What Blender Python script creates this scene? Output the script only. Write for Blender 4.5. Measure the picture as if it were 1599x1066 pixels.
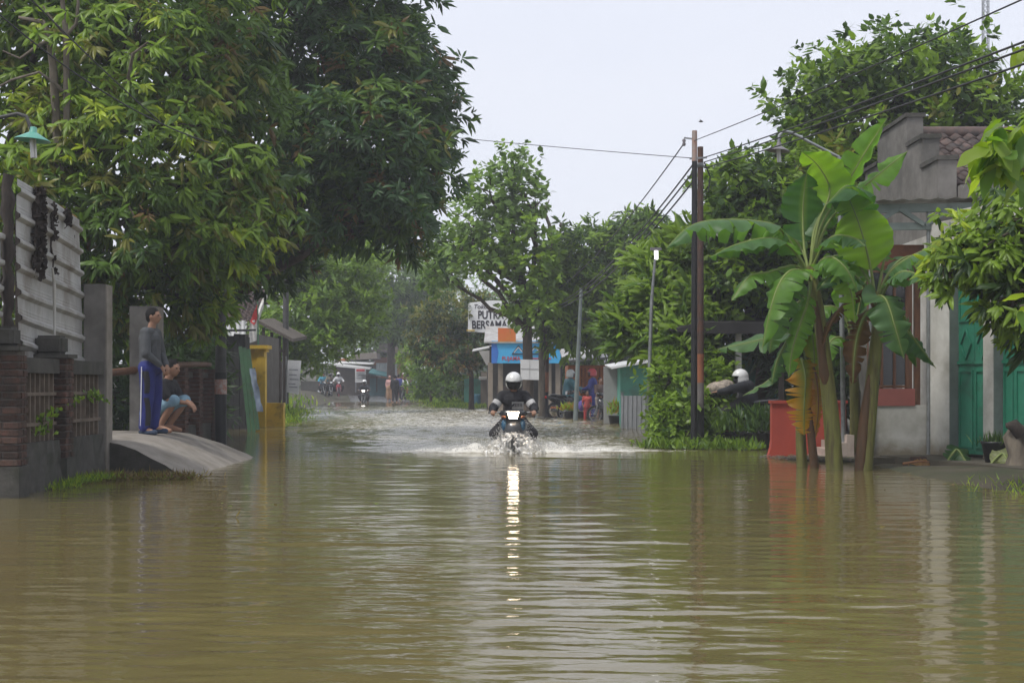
import bpy, bmesh, math, random
import numpy as np
from mathutils import Vector, Matrix, Euler
random.seed(7); np.random.seed(7)
for _o in list(bpy.data.objects): bpy.data.objects.remove(_o)
SC = bpy.context.scene
COL = SC.collection
R = math.radians

# ------------------------------------------------------------------ camera
F, CX, HY, EYE = 2220.0, 800.0, 601.0, 1.08      # focal length in photo pixels, horizon row, eye height over the water
cam_d = bpy.data.cameras.new('camera'); cam = bpy.data.objects.new('camera', cam_d); COL.objects.link(cam)
cam.location = (0, 0, EYE); cam.rotation_euler = (R(90), 0, 0)
cam_d.sensor_width = 36; cam_d.lens = 50; cam_d.shift_y = 0.0425; cam_d.clip_start = .05; cam_d.clip_end = 3000
SC.camera = cam
# ------------------------------------------------------------------ sky and sun (overcast)
SUN_EL, SUN_AZ = 58, 235        # azimuth: degrees clockwise from +Y the light comes from
W = bpy.data.worlds.new('World'); SC.world = W; W.use_nodes = True
nt = W.node_tree; nt.nodes.clear()
o_ = nt.nodes.new('ShaderNodeOutputWorld'); b_ = nt.nodes.new('ShaderNodeBackground')
s_ = nt.nodes.new('ShaderNodeTexSky'); s_.sky_type = 'NISHITA'; s_.sun_disc = False
s_.sun_elevation = R(SUN_EL); s_.sun_rotation = R(SUN_AZ); s_.dust_density = 4; s_.air_density = 1.2
mx = nt.nodes.new('ShaderNodeMix'); mx.data_type = 'RGBA'; mx.inputs[0].default_value = .86
mx.inputs[7].default_value = (6.75, 6.85, 7.45, 1)      # an even layer of pale cloud over the sky
_tc = nt.nodes.new('ShaderNodeTexCoord'); _mp = nt.nodes.new('ShaderNodeMapping'); _mp.inputs['Scale'].default_value = (1, 1, 3.2); nt.links.new(_tc.outputs['Generated'], _mp.inputs[0])
_nz = nt.nodes.new('ShaderNodeTexNoise'); _nz.inputs['Scale'].default_value = 2.6; _nz.inputs['Detail'].default_value = 4; nt.links.new(_mp.outputs[0], _nz.inputs['Vector'])
_cl = nt.nodes.new('ShaderNodeMix'); _cl.data_type = 'RGBA'; _cl.inputs[6].default_value = (5.05, 5.3, 6.15, 1); _cl.inputs[7].default_value = (5.95, 6.0, 6.4, 1)
nt.links.new(_nz.outputs[0], _cl.inputs[0]); nt.links.new(_cl.outputs[2], mx.inputs[7])      # soft cloud, barely uneven
nt.links.new(s_.outputs[0], mx.inputs[6]); nt.links.new(mx.outputs[2], b_.inputs[0]); b_.inputs[1].default_value = .1
nt.links.new(b_.outputs[0], o_.inputs[0])
sd = bpy.data.lights.new('sun', 'SUN'); sun = bpy.data.objects.new('sun', sd); COL.objects.link(sun)
sd.energy = 1.5; sd.angle = R(11); sd.color = (1, .97, .92)
_az = R(SUN_AZ); _el = R(SUN_EL)
sun.rotation_euler = Vector((math.sin(_az) * math.cos(_el), math.cos(_az) * math.cos(_el), math.sin(_el))).to_track_quat('Z', 'Y').to_euler()
sun.location = (-20, -20, 40)
SC.view_settings.view_transform = 'Standard'; SC.view_settings.look = 'None'
SC.view_settings.exposure = 0.82; SC.view_settings.gamma = 1
SC.render.engine = 'CYCLES'
SC.cycles.use_denoising = True
SC.cycles.max_bounces = 7; SC.cycles.diffuse_bounces = 3; SC.cycles.glossy_bounces = 3; SC.cycles.transmission_bounces = 5
SC.cycles.transparent_max_bounces = 8; SC.cycles.volume_bounces = 0
SC.cycles.sample_clamp_indirect = 6
SC.cycles.use_adaptive_sampling = True; SC.cycles.adaptive_threshold = .015

# ------------------------------------------------------------------ helpers
def P(px, py, D):
    return Vector(((px - CX) / F * D, D, EYE + (HY - py) / F * D))
def Wd(npx, D): return npx * D / F
def srgb(r, g, b):
    f = lambda c: (c / 255 / 12.92) if c / 255 <= .04045 else ((c / 255 + .055) / 1.055) ** 2.4
    return (f(r), f(g), f(b))

def tag(o, label=None, cat=None, group=None, kind=None):
    if label: o['label'] = label
    if cat: o['category'] = cat
    if group: o['group'] = group
    if kind: o['kind'] = kind
    return o
def thing(name, label, cat, loc=(0, 0, 0), rz=0, group=None):
    o = bpy.data.objects.new(name, None); COL.objects.link(o); o.empty_display_size = .1
    o.location = loc; o.rotation_euler = (0, 0, rz)
    return tag(o, label, cat, group, 'thing')
def root_of(o):
    while o.parent: o = o.parent
    return o

def rot_to(d):
    return Vector(d).normalized().to_track_quat('Z', 'Y').to_matrix()

class MB:
    def __init__(s): s.v = []; s.f = []; s.sm = []
    def add(s, vs, fs, smooth=False):
        n = len(s.v); s.v += [tuple(p) for p in vs]; s.f += [tuple(i + n for i in q) for q in fs]; s.sm += [smooth] * len(fs); return s
    def box(s, lo, hi):
        x0, y0, z0 = lo; x1, y1, z1 = hi
        return s.add([(x0, y0, z0), (x1, y0, z0), (x1, y1, z0), (x0, y1, z0), (x0, y0, z1), (x1, y0, z1), (x1, y1, z1), (x0, y1, z1)],
                     [(0, 3, 2, 1), (4, 5, 6, 7), (0, 1, 5, 4), (1, 2, 6, 5), (2, 3, 7, 6), (3, 0, 4, 7)])
    def obox(s, c, size, m=None):
        m = m or Matrix.Identity(3); c = Vector(c); a, b, d = [q / 2 for q in size]
        vs = [c + m @ Vector(p) for p in [(-a, -b, -d), (a, -b, -d), (a, b, -d), (-a, b, -d), (-a, -b, d), (a, -b, d), (a, b, d), (-a, b, d)]]
        return s.add(vs, [(0, 3, 2, 1), (4, 5, 6, 7), (0, 1, 5, 4), (1, 2, 6, 5), (2, 3, 7, 6), (3, 0, 4, 7)])
    def bar(s, a, b, w, h=None):          # box beam from a to b
        a = Vector(a); b = Vector(b); d = b - a; h = h or w
        z = d.normalized(); up = Vector((0, 0, 1)) if abs(z.z) < .95 else Vector((0, 1, 0))
        x = up.cross(z).normalized(); y = z.cross(x)
        return s.obox((a + b) / 2, (w, h, d.length), Matrix((x, y, z)).transposed())
    def tube(s, pts, rad, n=8, cap=True, smooth=True):
        pts = [Vector(p) for p in pts]; k = len(pts)
        if not isinstance(rad, (list, tuple)): rad = [rad] * k
        vs = []; prev = None
        for i, p in enumerate(pts):
            t = (pts[min(i + 1, k - 1)] - pts[max(i - 1, 0)])
            t = t.normalized() if t.length > 1e-9 else Vector((0, 0, 1))
            if prev is None:
                u = Vector((1, 0, 0)) if abs(t.x) < .9 else Vector((0, 1, 0))
                x = (u - t * u.dot(t)).normalized()
            else: x = (prev - t * prev.dot(t)).normalized()
            prev = x; y = t.cross(x)
            vs += [p + (x * math.cos(2 * math.pi * j / n) + y * math.sin(2 * math.pi * j / n)) * rad[i] for j in range(n)]
        fs = [(i * n + j, i * n + (j + 1) % n, (i + 1) * n + (j + 1) % n, (i + 1) * n + j) for i in range(k - 1) for j in range(n)]
        s.add(vs, fs, smooth)
        if cap:
            s.add(vs[:n], [tuple(reversed(range(n)))]); s.add(vs[-n:], [tuple(range(n))])
        return s
    def lathe(s, prof, c=(0, 0, 0), n=16, axis=(0, 0, 1), smooth=True, arc=(0, 2 * math.pi)):
        m = rot_to(axis); c = Vector(c); k = len(prof); full = abs(arc[1] - arc[0] - 2 * math.pi) < 1e-6
        nn = n if full else n + 1; vs = []
        for r, z in prof:
            for j in range(nn):
                a = arc[0] + (arc[1] - arc[0]) * j / n
                vs.append(c + m @ Vector((r * math.cos(a), r * math.sin(a), z)))
        fs = []
        for i in range(k - 1):
            for j in range(n):
                j2 = (j + 1) % nn
                fs.append((i * nn + j, i * nn + j2, (i + 1) * nn + j2, (i + 1) * nn + j))
        return s.add(vs, fs, smooth)
    def prism(s, poly, vec):              # poly: list of 3D points, extruded by vec
        poly = [Vector(p) for p in poly]; vec = Vector(vec); n = len(poly)
        return s.add(poly + [p + vec for p in poly], [tuple(reversed(range(n))), tuple(range(n, 2 * n))] + [(i, (i + 1) % n, n + (i + 1) % n, n + i) for i in range(n)])
    def ell(s, c, r, m=None, nu=12, nv=8):
        m = m or Matrix.Identity(3); c = Vector(c); vs = []
        for i in range(nv + 1):
            t = math.pi * i / nv
            for j in range(nu):
                a = 2 * math.pi * j / nu
                vs.append(c + m @ Vector((r[0] * math.sin(t) * math.cos(a), r[1] * math.sin(t) * math.sin(a), r[2] * math.cos(t))))
        return s.add(vs, [(i * nu + j, (i + 1) * nu + j, (i + 1) * nu + (j + 1) % nu, i * nu + (j + 1) % nu) for i in range(nv) for j in range(nu)], True)
    def mesh(s, name, off=(0, 0, 0)):
        me = bpy.data.meshes.new(name)
        v = np.array(s.v, float) - np.array(off)[None, :]
        me.from_pydata([tuple(q) for q in v], [], s.f); me.polygons.foreach_set('use_smooth', s.sm); me.update()
        return me
    def build(s, name, mat, parent=None, **k):
        off = root_of(parent).location if parent else (0, 0, 0)
        me = s.mesh(name, off); me.materials.append(mat)
        o = bpy.data.objects.new(name, me); COL.objects.link(o)
        if parent: o.parent = parent
        return tag(o, **k)

def obj(name, me, mat=None, parent=None, loc=(0, 0, 0), rot=(0, 0, 0), **k):
    if mat is not None and not me.materials: me.materials.append(mat)
    o = bpy.data.objects.new(name, me); COL.objects.link(o)
    if parent: o.parent = parent
    o.location = loc; o.rotation_euler = rot
    return tag(o, **k)
def copy_tree(o, parent=None, swap=None):
    c = o.copy(); COL.objects.link(c); c.parent = parent
    if swap and c.type == 'MESH' and c.data.materials and c.data.materials[0] in swap:
        c.data = c.data.copy(); c.data.materials[0] = swap[c.data.materials[0]]
    for ch in list(o.children): copy_tree(ch, c, swap)
    return c
def np_mesh(name, v, faces, col=None, smooth=True, mat=None):
    """v (n,3), faces (m,k) all of one size"""
    me = bpy.data.meshes.new(name); n = len(v); m, k = faces.shape
    me.vertices.add(n); me.vertices.foreach_set('co', v.astype(np.float32).ravel())
    me.loops.add(m * k); me.loops.foreach_set('vertex_index', faces.astype(np.int32).ravel())
    me.polygons.add(m); me.polygons.foreach_set('loop_start', np.arange(0, m * k, k, dtype=np.int32))
    me.polygons.foreach_set('loop_total', np.full(m, k, dtype=np.int32))
    me.polygons.foreach_set('use_smooth', np.full(m, smooth))
    me.update(calc_edges=True)
    if col is not None:
        a = me.color_attributes.new('Col', 'FLOAT_COLOR', 'POINT')
        c4 = np.ones((n, 4), np.float32); c4[:, :3] = col; a.data.foreach_set('color', c4.ravel())
    if mat: me.materials.append(mat)
    return me

# ------------------------------------------------------------------ materials
MATS = {}
def M(name, c1, c2=None, rough=.75, scale=6, bump=0, bscale=60, stain=None, sscale=1.2, samt=.5, tide=None, metal=0, rand=0, spec=.4, coat=0, stretch=None):
    if name in MATS: return MATS[name]
    m = bpy.data.materials.new(name); m.use_nodes = True; t = m.node_tree; N = t.nodes; L = t.links
    b = N['Principled BSDF']; b.inputs['Roughness'].default_value = rough; b.inputs['Metallic'].default_value = metal
    b.inputs['Specular IOR Level'].default_value = spec; b.inputs['Coat Weight'].default_value = coat
    c2 = c2 or tuple(x * .72 for x in c1)
    g = N.new('ShaderNodeNewGeometry'); mp = N.new('ShaderNodeMapping'); L.new(g.outputs['Position'], mp.inputs[0])
    if stretch: mp.inputs['Scale'].default_value = stretch
    def noise(sc, det=5):
        n = N.new('ShaderNodeTexNoise'); n.inputs['Scale'].default_value = sc; n.inputs['Detail'].default_value = det; n.inputs['Roughness'].default_value = .65
        L.new(mp.outputs[0], n.inputs['Vector']); return n
    def mix(fac, a, bb):
        q = N.new('ShaderNodeMix'); q.data_type = 'RGBA'; L.new(fac, q.inputs[0])
        for sock, val in ((q.inputs[6], a), (q.inputs[7], bb)):
            if isinstance(val, tuple): sock.default_value = (*val, 1)
            else: L.new(val, sock)
        return q.outputs[2]
    def ramp(src, lo, hi):
        r = N.new('ShaderNodeMapRange'); r.inputs[1].default_value = lo; r.inputs[2].default_value = hi; L.new(src, r.inputs[0]); return r.outputs[0]
    n1 = noise(scale); c = mix(ramp(n1.outputs[0], .35, .65), c1, c2)
    if stain:
        n2 = noise(sscale, 7); r = ramp(n2.outputs[0], .62 - .25 * samt, .75); c = mix(r, c, stain)
    if tide:      # flood silt on whatever stood in the water, with a ragged upper edge
        sx = N.new('ShaderNodeSeparateXYZ'); L.new(g.outputs['Position'], sx.inputs[0]); n4 = noise(3.5, 6)
        ma = N.new('ShaderNodeMath'); ma.operation = 'MULTIPLY_ADD'; ma.inputs[1].default_value = .5; L.new(n4.outputs[0], ma.inputs[0]); L.new(sx.outputs['Z'], ma.inputs[2])
        c = mix(ramp(ma.outputs[0], .62, .36), c, tide)
    if rand:
        oi = N.new('ShaderNodeObjectInfo'); h = N.new('ShaderNodeHueSaturation'); L.new(c, h.inputs['Color'])
        r = N.new('ShaderNodeMapRange'); r.inputs[3].default_value = 1 - rand; r.inputs[4].default_value = 1 + rand
        L.new(oi.outputs['Random'], r.inputs[0]); L.new(r.outputs[0], h.inputs['Value']); c = h.outputs[0]
    L.new(c, b.inputs['Base Color'])
    if bump:
        n3 = noise(bscale, 4); bp = N.new('ShaderNodeBump'); bp.inputs['Strength'].default_value = bump; bp.inputs['Distance'].default_value = .02
        L.new(n3.outputs[0], bp.inputs['Height']); L.new(bp.outputs[0], b.inputs['Normal'])
    MATS[name] = m; return m
def emit(name, c, e):
    m = bpy.data.materials.new(name); m.use_nodes = True; b = m.node_tree.nodes['Principled BSDF']
    b.inputs['Base Color'].default_value = (*c, 1); b.inputs['Emission Color'].default_value = (*c, 1); b.inputs['Emission Strength'].default_value = e
    return m
def leafmat(name, trans=.4, rough=.36, tint=(1.3, 1.35, .5), spec=.28, bump=0):
    m = bpy.data.materials.new(name); m.use_nodes = True; t = m.node_tree; N = t.nodes; L = t.links
    b = N['Principled BSDF']; b.inputs['Roughness'].default_value = rough; b.inputs['Specular IOR Level'].default_value = spec
    a = N.new('ShaderNodeAttribute'); a.attribute_name = 'Col'
    L.new(a.outputs['Color'], b.inputs['Base Color'])
    mu = N.new('ShaderNodeMix'); mu.data_type = 'RGBA'; mu.blend_type = 'MULTIPLY'; mu.inputs[0].default_value = 1
    L.new(a.outputs['Color'], mu.inputs[6]); mu.inputs[7].default_value = (*tint, 1)
    tr = N.new('ShaderNodeBsdfTranslucent'); L.new(mu.outputs[2], tr.inputs['Color'])
    ms = N.new('ShaderNodeMixShader'); ms.inputs[0].default_value = trans
    L.new(b.outputs[0], ms.inputs[1]); L.new(tr.outputs[0], ms.inputs[2]); L.new(ms.outputs[0], N['Material Output'].inputs[0])
    return m
LEAF = leafmat('leaf'); LEAF_B = leafmat('banana_leaf', .5, .4, (1.9, 2.0, .5))
BARK = M('bark', (.10, .075, .055), (.045, .035, .028), .9, 9, .6, 40, stretch=(1, 1, .35))
BARK_PALE = M('bark_pale', (.2, .17, .13), (.09, .075, .06), .9, 7, .5, 40, stretch=(1, 1, .3))
CONC = M('grey_concrete', (.19, .18, .165), (.12, .112, .10), .85, 3, .25, 70, (.05, .05, .045), 1.0, .55, tide=(.07, .06, .042))
CONC_L = M('pale_concrete', (.27, .245, .21), (.19, .17, .145), .8, 4, .25, 60, (.14, .12, .09), 1.5, .5)
CONC_D = M('mossy_concrete', (.085, .08, .07), (.045, .043, .037), .9, 5, .4, 50, (.03, .035, .02), 2, .6)
BRICKM = M('old_brick', (.13, .06, .042), (.06, .038, .03), .9, 14, .8, 60, (.03, .028, .022), 3, .9, rand=.45)
MORTAR = M('mortar', (.17, .155, .14), (.09, .08, .07), .95, 12, .4, 60)
ZINC = M('zinc_sheet', (.50, .495, .48), (.36, .355, .34), .5, 2.5, .06, 30, (.17, .13, .095), 2.2, .6, metal=.25, stretch=(1, 1, .5))
WOOD_D = M('dark_wood', (.05, .038, .03), (.022, .018, .015), .85, 12, .4, 50, stretch=(3, 3, .5))
WOOD = M('brown_wood', (.16, .075, .04), (.09, .045, .028), .6, 10, .2, 40, stretch=(3, 3, .4))
BLACKM = M('black_paint', (.018, .018, .02), (.01, .01, .011), .45, 8)
STEEL = M('galvanised_steel', (.30, .31, .32), (.2, .21, .21), .4, 8, metal=.5)
WHITE = M('white_paint', (.60, .59, .56), (.47, .46, .43), .75, 2.5, .1, 60, (.25, .23, .185), 1.3, .8, tide=(.22, .19, .14))
WHITE_C = M('clean_white', (.8, .8, .8), (.72, .72, .72), .35, 5)
GREYG = M('grey_green_paint_shade', (.20, .235, .22), (.14, .17, .155), .75, 3, .1, 60)  # steel paint, and the shade coloured onto the column sides
# ================================================================== THE SETTING
def road_x(y): return 1.28 - .08 * y - .0004 * np.maximum(0, y - 40) ** 2
def sstep(a, b, x):
    t = np.clip((x - a) / (b - a), 0, 1); return t * t * (3 - 2 * t)
def wob(x, y, f, ph=0):
    return (np.sin(x * f + 1.3 * ph + .7 * np.sin(y * f * .8 + ph)) + np.sin(y * f * 1.13 + 2.1 * ph + .9 * np.sin(x * f * .7 - ph))) * .5
def ground_z(x, y):
    u = x - road_x(y)
    base = -.32 + .37 * np.where(u < 0, sstep(4.3, 6.0, -u), sstep(3.7, 5.2, u)) + .05 * wob(x, y, 1.1) * sstep(4.2, 6, np.abs(u))
    base = base + .10 * sstep(5.0, 9, np.abs(u))
    left = sstep(36, 44, y) * (u < 0) * sstep(4.2, 5.4, -u) * .12     # the grass verge on the left
    right = sstep(66, 74, y) * (u > 0) * sstep(3.4, 4.6, u) * .15
    far = sstep(74, 94, y) * .34 + np.maximum(0, y - 90) * .016
    return base + left + right + far
def grid(xs, ys):
    X, Y = np.meshgrid(xs, ys); nx = len(xs); ny = len(ys)
    i = (np.arange(ny - 1)[:, None] * nx + np.arange(nx - 1)[None, :]).ravel()
    return X.ravel(), Y.ravel(), np.stack([i, i + 1, i + 1 + nx, i + nx], 1)

xs = np.concatenate([[-1500, -600, -250, -120, -70, -45], np.arange(-34, 20.1, .6), [26, 40, 70, 120, 250, 600, 1500]])
ys = np.concatenate([[-200, -60, -20, -6], np.arange(0, 110, .8), [112, 120, 135, 160, 220, 400, 900, 2500]])
X, Y, fc = grid(xs, ys)
Z = ground_z(X, Y)
GM = M('earth', (.085, .07, .048), (.05, .042, .03), .95, 1.5, .5, 30, (.035, .05, .018), .9, .8)
obj('ground', np_mesh('ground', np.stack([X, Y, Z], 1), fc, mat=GM), kind='structure')
# asphalt strip on the ground, it comes out of the water at the far end
ry = np.concatenate([np.arange(-4, 112, 1.0), [120, 150]]); rw = np.linspace(-3.3, 3.3, 7)
V = []; 
for y in ry:
    for w in rw:
        x = road_x(y) + w; V.append((x, y, ground_z(np.array(x), np.array(y)) + .02 - .006 * w * w * .1))
i = (np.arange(len(ry) - 1)[:, None] * 7 + np.arange(6)[None, :]).ravel()
ASPH = M('wet_asphalt', (.19, .19, .195), (.14, .14, .145), .2, 3, .15, 80)
obj('road', np_mesh('road', np.array(V), np.stack([i, i + 1, i + 8, i + 7], 1), mat=ASPH), kind='structure')

# ------------------------------------------------------------------ flood water: one sheet with real waves
BX, BY = .03, 22.55               # where the ridden motorbike's front wheel meets the water
rng = np.random.RandomState(3)
ny_ = 1050
yy = 2.2 * np.exp(np.linspace(0, math.log(62 / 2.2), ny_))
ysw = np.concatenate([[-160, -40, -10, -2, 1], yy, np.arange(62.5, 100, .8), [110]])
xsw = np.concatenate([[-140, -70, -40, -25, -16, -11], np.arange(-8.5, 8.51, .055), [11, 16, 25, 40, 70, 140]])
X, Y, fc = grid(xsw, ysw)
dy = np.interp(Y, ysw[:-1], np.diff(ysw))
Z = np.zeros_like(X)
WAVES = []
for k in range(84):
    lam = .10 * (1.1 / .10) ** (rng.rand() ** 1.25); th = rng.normal(0, .27) + (math.pi if rng.rand() < .3 else 0) + .12
    WAVES.append((lam, th, rng.rand() * 6.28, rng.rand()))
patch = .55 + .45 * wob(X, Y, .42, 1.7) * wob(X, Y, .23, .4) + .2 * wob(X, Y, 1.3, 2)
calm = .45 + .55 * np.exp(-((X - .1) / 3.6) ** 2)          # the verges lie in the lee of fences and kerbs
for lam, th, ph, q in WAVES:
    k = 2 * math.pi / lam; kx, ky = k * math.sin(th), k * math.cos(th)
    fade = np.clip((lam / np.maximum(dy, .02) - 3) / 3, 0, 1)
    slope = .0118 * (1.25 if lam < .35 else .75 if lam < .7 else .45)
    wsh = kx * X + ky * Y + ph + .6 * wob(X, Y, .6, q * 6)
    Z += slope / k * np.sin(wsh) * fade * np.clip(patch + .3 * wob(X, Y, .9, q * 9), .1, 1.4) * calm
# bow wave and wake of the motorbike
dx = X - BX; ly = Y - (BY + .12 + .17 * np.abs(dx) + .1 * wob(X, Y, 2.2, 1))
bow = (.17 * np.exp(-(dx / .75) ** 2) + .075 * np.exp(-(dx / 2.2) ** 2)) * np.exp(-(ly / np.where(ly < 0, .16, .38)) ** 2)
jag = .65 + .35 * wob(X, Y, 9, .3) + .3 * wob(X, Y, 21, 1.1)
Z += bow * jag
lane = np.exp(-((X - (BX - .085 * (Y - BY))) / np.clip(2.5 + .16 * (Y - BY), 2.5, 4.6)) ** 4) * sstep(BY - .2, BY + 1.5, Y) * (1 - sstep(62, 90, Y))
Z += lane * (.034 * wob(X, Y, 4.3, .2) + .019 * wob(X, Y, 8.7, 1.2) + .007 * wob(X, Y, 15, 2.2) * (1 - sstep(24, 34, Y)))
Z += .010 * np.exp(-((Y - BY + 1.4 + .1 * dx * dx) / .35) ** 2) * np.exp(-(dx / 2.6) ** 2)
foam_sheen = np.clip(bow * 12, 0, 1) * 1.0 + .55 * np.exp(-(dx / 2.0) ** 2) * np.exp(-((Y - BY - 1.2) / 1.3) ** 2) * (Y > BY - .2)
foam_sheen += .40 * lane + .5 * np.exp(-((X + 9.2) / 1.2) ** 2 - ((Y - 86) / 2.2) ** 2)  # lane whitening: wake foam, plus sky reflection put into the colour
far_chop = sstep(30, 46, Y) * .028
Z += far_chop * (wob(X, Y, 2.1, .9) + .6 * wob(X, Y, 4.1, .3))
foam_sheen = np.clip(foam_sheen, 0, 1)
wm = bpy.data.materials.new('muddy_water'); wm.use_nodes = True; t = wm.node_tree; N = t.nodes; L = t.links
b = N['Principled BSDF']; b.inputs['Roughness'].default_value = .045; b.inputs['IOR'].default_value = 1.33; b.inputs['Specular IOR Level'].default_value = .5
g = N.new('ShaderNodeNewGeometry'); n1 = N.new('ShaderNodeTexNoise'); n1.inputs['Scale'].default_value = .5; n1.inputs['Detail'].default_value = 3
L.new(g.outputs['Position'], n1.inputs['Vector'])
mc = N.new('ShaderNodeMix'); mc.data_type = 'RGBA'; mc.inputs[6].default_value = (.150, .120, .047, 1); mc.inputs[7].default_value = (.108, .090, .037, 1); L.new(n1.outputs[0], mc.inputs[0])
fa = N.new('ShaderNodeAttribute'); fa.attribute_name = 'Col'
fn = N.new('ShaderNodeTexNoise'); fn.inputs['Scale'].default_value = 7; fn.inputs['Detail'].default_value = 7; fn.inputs['Roughness'].default_value = .72
mpf = N.new('ShaderNodeMapping'); mpf.inputs['Scale'].default_value = (1, .55, 1); L.new(g.outputs['Position'], mpf.inputs[0]); L.new(mpf.outputs[0], fn.inputs['Vector'])
ad = N.new('ShaderNodeMath'); ad.operation = 'ADD'; L.new(fa.outputs['Fac'], ad.inputs[0]); L.new(fn.outputs[0], ad.inputs[1])
mr = N.new('ShaderNodeMapRange'); mr.inputs[1].default_value = .72; mr.inputs[2].default_value = 1.25; L.new(ad.outputs[0], mr.inputs[0])
mf = N.new('ShaderNodeMix'); mf.data_type = 'RGBA'; L.new(mr.outputs[0], mf.inputs[0]); L.new(mc.outputs[2], mf.inputs[6]); mf.inputs[7].default_value = (.70, .68, .62, 1)
L.new(mf.outputs[2], b.inputs['Base Color'])
rr = N.new('ShaderNodeMapRange'); rr.inputs[3].default_value = .045; rr.inputs[4].default_value = .6; L.new(mr.outputs[0], rr.inputs[0]); L.new(rr.outputs[0], b.inputs['Roughness'])
mp2 = N.new('ShaderNodeMapping'); mp2.inputs['Scale'].default_value = (.33, 1, 1); L.new(g.outputs['Position'], mp2.inputs[0])
bn = N.new('ShaderNodeTexNoise'); bn.inputs['Scale'].default_value = 13; bn.inputs['Detail'].default_value = 3; L.new(mp2.outputs[0], bn.inputs['Vector'])
bp = N.new('ShaderNodeBump'); bp.inputs['Strength'].default_value = .16; bp.inputs['Distance'].default_value = .02; L.new(bn.outputs[0], bp.inputs['Height']); L.new(bp.outputs[0], b.inputs['Normal'])
obj('water', np_mesh('water', np.stack([X, Y, Z], 1), fc, col=np.repeat(foam_sheen[:, None], 3, 1), mat=wm), kind='structure')

# ------------------------------------------------------------------ haze
hm = bpy.data.materials.new('haze_air'); hm.use_nodes = True; t = hm.node_tree
t.nodes.remove(t.nodes['Principled BSDF'])
pv = t.nodes.new('ShaderNodeVolumePrincipled'); pv.inputs['Color'].default_value = (.93, .95, 1, 1); pv.inputs['Density'].default_value = .0016; pv.inputs['Anisotropy'].default_value = 0
t.links.new(pv.outputs[0], t.nodes['Material Output'].inputs['Volume'])
MB().box((-60, -8, -2.5), (45, 150, 37)).build('haze', hm, kind='stuff')

# ================================================================== TREES AND PLANTS
def norm(a): return a / np.maximum(np.linalg.norm(a, axis=1, keepdims=True), 1e-9)
# leaf templates: (along, across, lift)
T_FULL = (np.array([(0, 0, 0), (.3, -.44, -.10), (.66, -.36, -.10), (1, 0, -.12), (.66, .36, -.10), (.3, .44, -.10), (.3, 0, .05), (.66, 0, .04)]),
          np.array([(0, 6, 1), (0, 5, 6), (1, 6, 7), (1, 7, 2), (6, 5, 4), (6, 4, 7), (2, 7, 3), (7, 4, 3)]))
T_DIA = (np.array([(0, 0, 0), (.45, -.5, -.08), (1, 0, -.1), (.45, .5, -.08)]), np.array([(0, 2, 1), (0, 3, 2)]))
T_OVAL = (np.array([(0, 0, 0), (.22, -.42, -.05), (.6, -.5, -.08), (1, 0, -.12), (.6, .5, -.08), (.22, .42, -.05)]),
          np.array([(0, 3, 1), (1, 3, 2), (0, 5, 3), (5, 4, 3)]))
def leaf_geo(pos, ax, nr, ln, wd, col, tmpl=T_DIA):
    tv, tf = tmpl; k = len(tv); n = len(pos)
    ax = norm(ax); nr = norm(nr - ax * (nr * ax).sum(1, keepdims=True)); sd = np.cross(ax, nr)
    v = pos[:, None, :] + ax[:, None, :] * (tv[None, :, 0:1] * ln[:, None, None]) + sd[:, None, :] * (tv[None, :, 1:2] * wd[:, None, None]) + nr[:, None, :] * (tv[None, :, 2:3] * ln[:, None, None])
    f = tf[None] + (np.arange(n) * k)[:, None, None]
    return v.reshape(-1, 3), f.reshape(-1, 3), np.repeat(col, k, 0)
def whorl(cpos, cdir, per, ln, wd, droop, cols, rs, tmpl, spread=.9, ljit=.3, jit=.22):
    """clusters of leaves radiating from cpos around cdir, hanging by droop"""
    n = len(cpos); k = per
    cd = norm(cdir); a = rs.rand(n, k) * 6.283
    u = norm(np.cross(cd, np.array([[.31, .22, .92]]))); w = np.cross(cd, u)
    tilt = spread * (.35 + .65 * rs.rand(n, k)) * 1.45
    d = cd[:, None, :] * np.cos(tilt)[..., None] + (u[:, None, :] * np.cos(a)[..., None] + w[:, None, :] * np.sin(a)[..., None]) * np.sin(tilt)[..., None]
    d[..., 2] -= droop * (.5 + rs.rand(n, k)); d = d.reshape(-1, 3)
    nr = np.tile(np.array([[0, 0, 1.0]]), (n * k, 1)) + rs.normal(0, .35, (n * k, 3)) + np.repeat(cd, k, 0) * .5
    csz = np.repeat(rs.uniform(.6, 1.22, n), k); L_ = ln * csz * (1 + ljit * rs.normal(0, 1, n * k)).clip(.45, 1.7); W_ = wd * csz ** .6 * (1 + .2 * rs.normal(0, 1, n * k)).clip(.5, 1.5)
    pos = np.repeat(cpos, k, 0) + norm(d) * (ln * .12) + rs.normal(0, ln * jit, (n * k, 3))
    c = np.repeat(cols, k, 0) * (1 + .16 * rs.normal(0, 1, (n * k, 1))).clip(.55, 1.6)
    return leaf_geo(pos, d, nr, L_, W_, c, tmpl)
def pick_cols(n, pal, rs, pts=None, f=.9):
    """palette: list of (colour, weight); clumps of one colour come from low-frequency noise over the crown"""
    w = np.array([p[1] for p in pal], float); w /= w.sum(); cum = np.cumsum(w)
    q = rs.rand(n)
    if pts is not None:
        nz = .5 + .32 * (np.sin(pts[:, 0] * f + 1.1) * np.cos(pts[:, 2] * f * 1.2 + .5) + np.sin(pts[:, 1] * f * .9 + pts[:, 2] * f * .8))
        q = (.5 * q + .5 * nz.clip(0, .999)).clip(0, .999)
    idx = np.searchsorted(cum, q).clip(0, len(pal) - 1)
    return np.array([p[0] for p in pal])[idx]
def lobes_world(lobes):
    out = []
    for (px, py, D, rx, rz, rd) in lobes:
        out.append((np.array(P(px, py, D)), np.array([Wd(rx, D), rd, Wd(rz, D)])))
    return out
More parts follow.
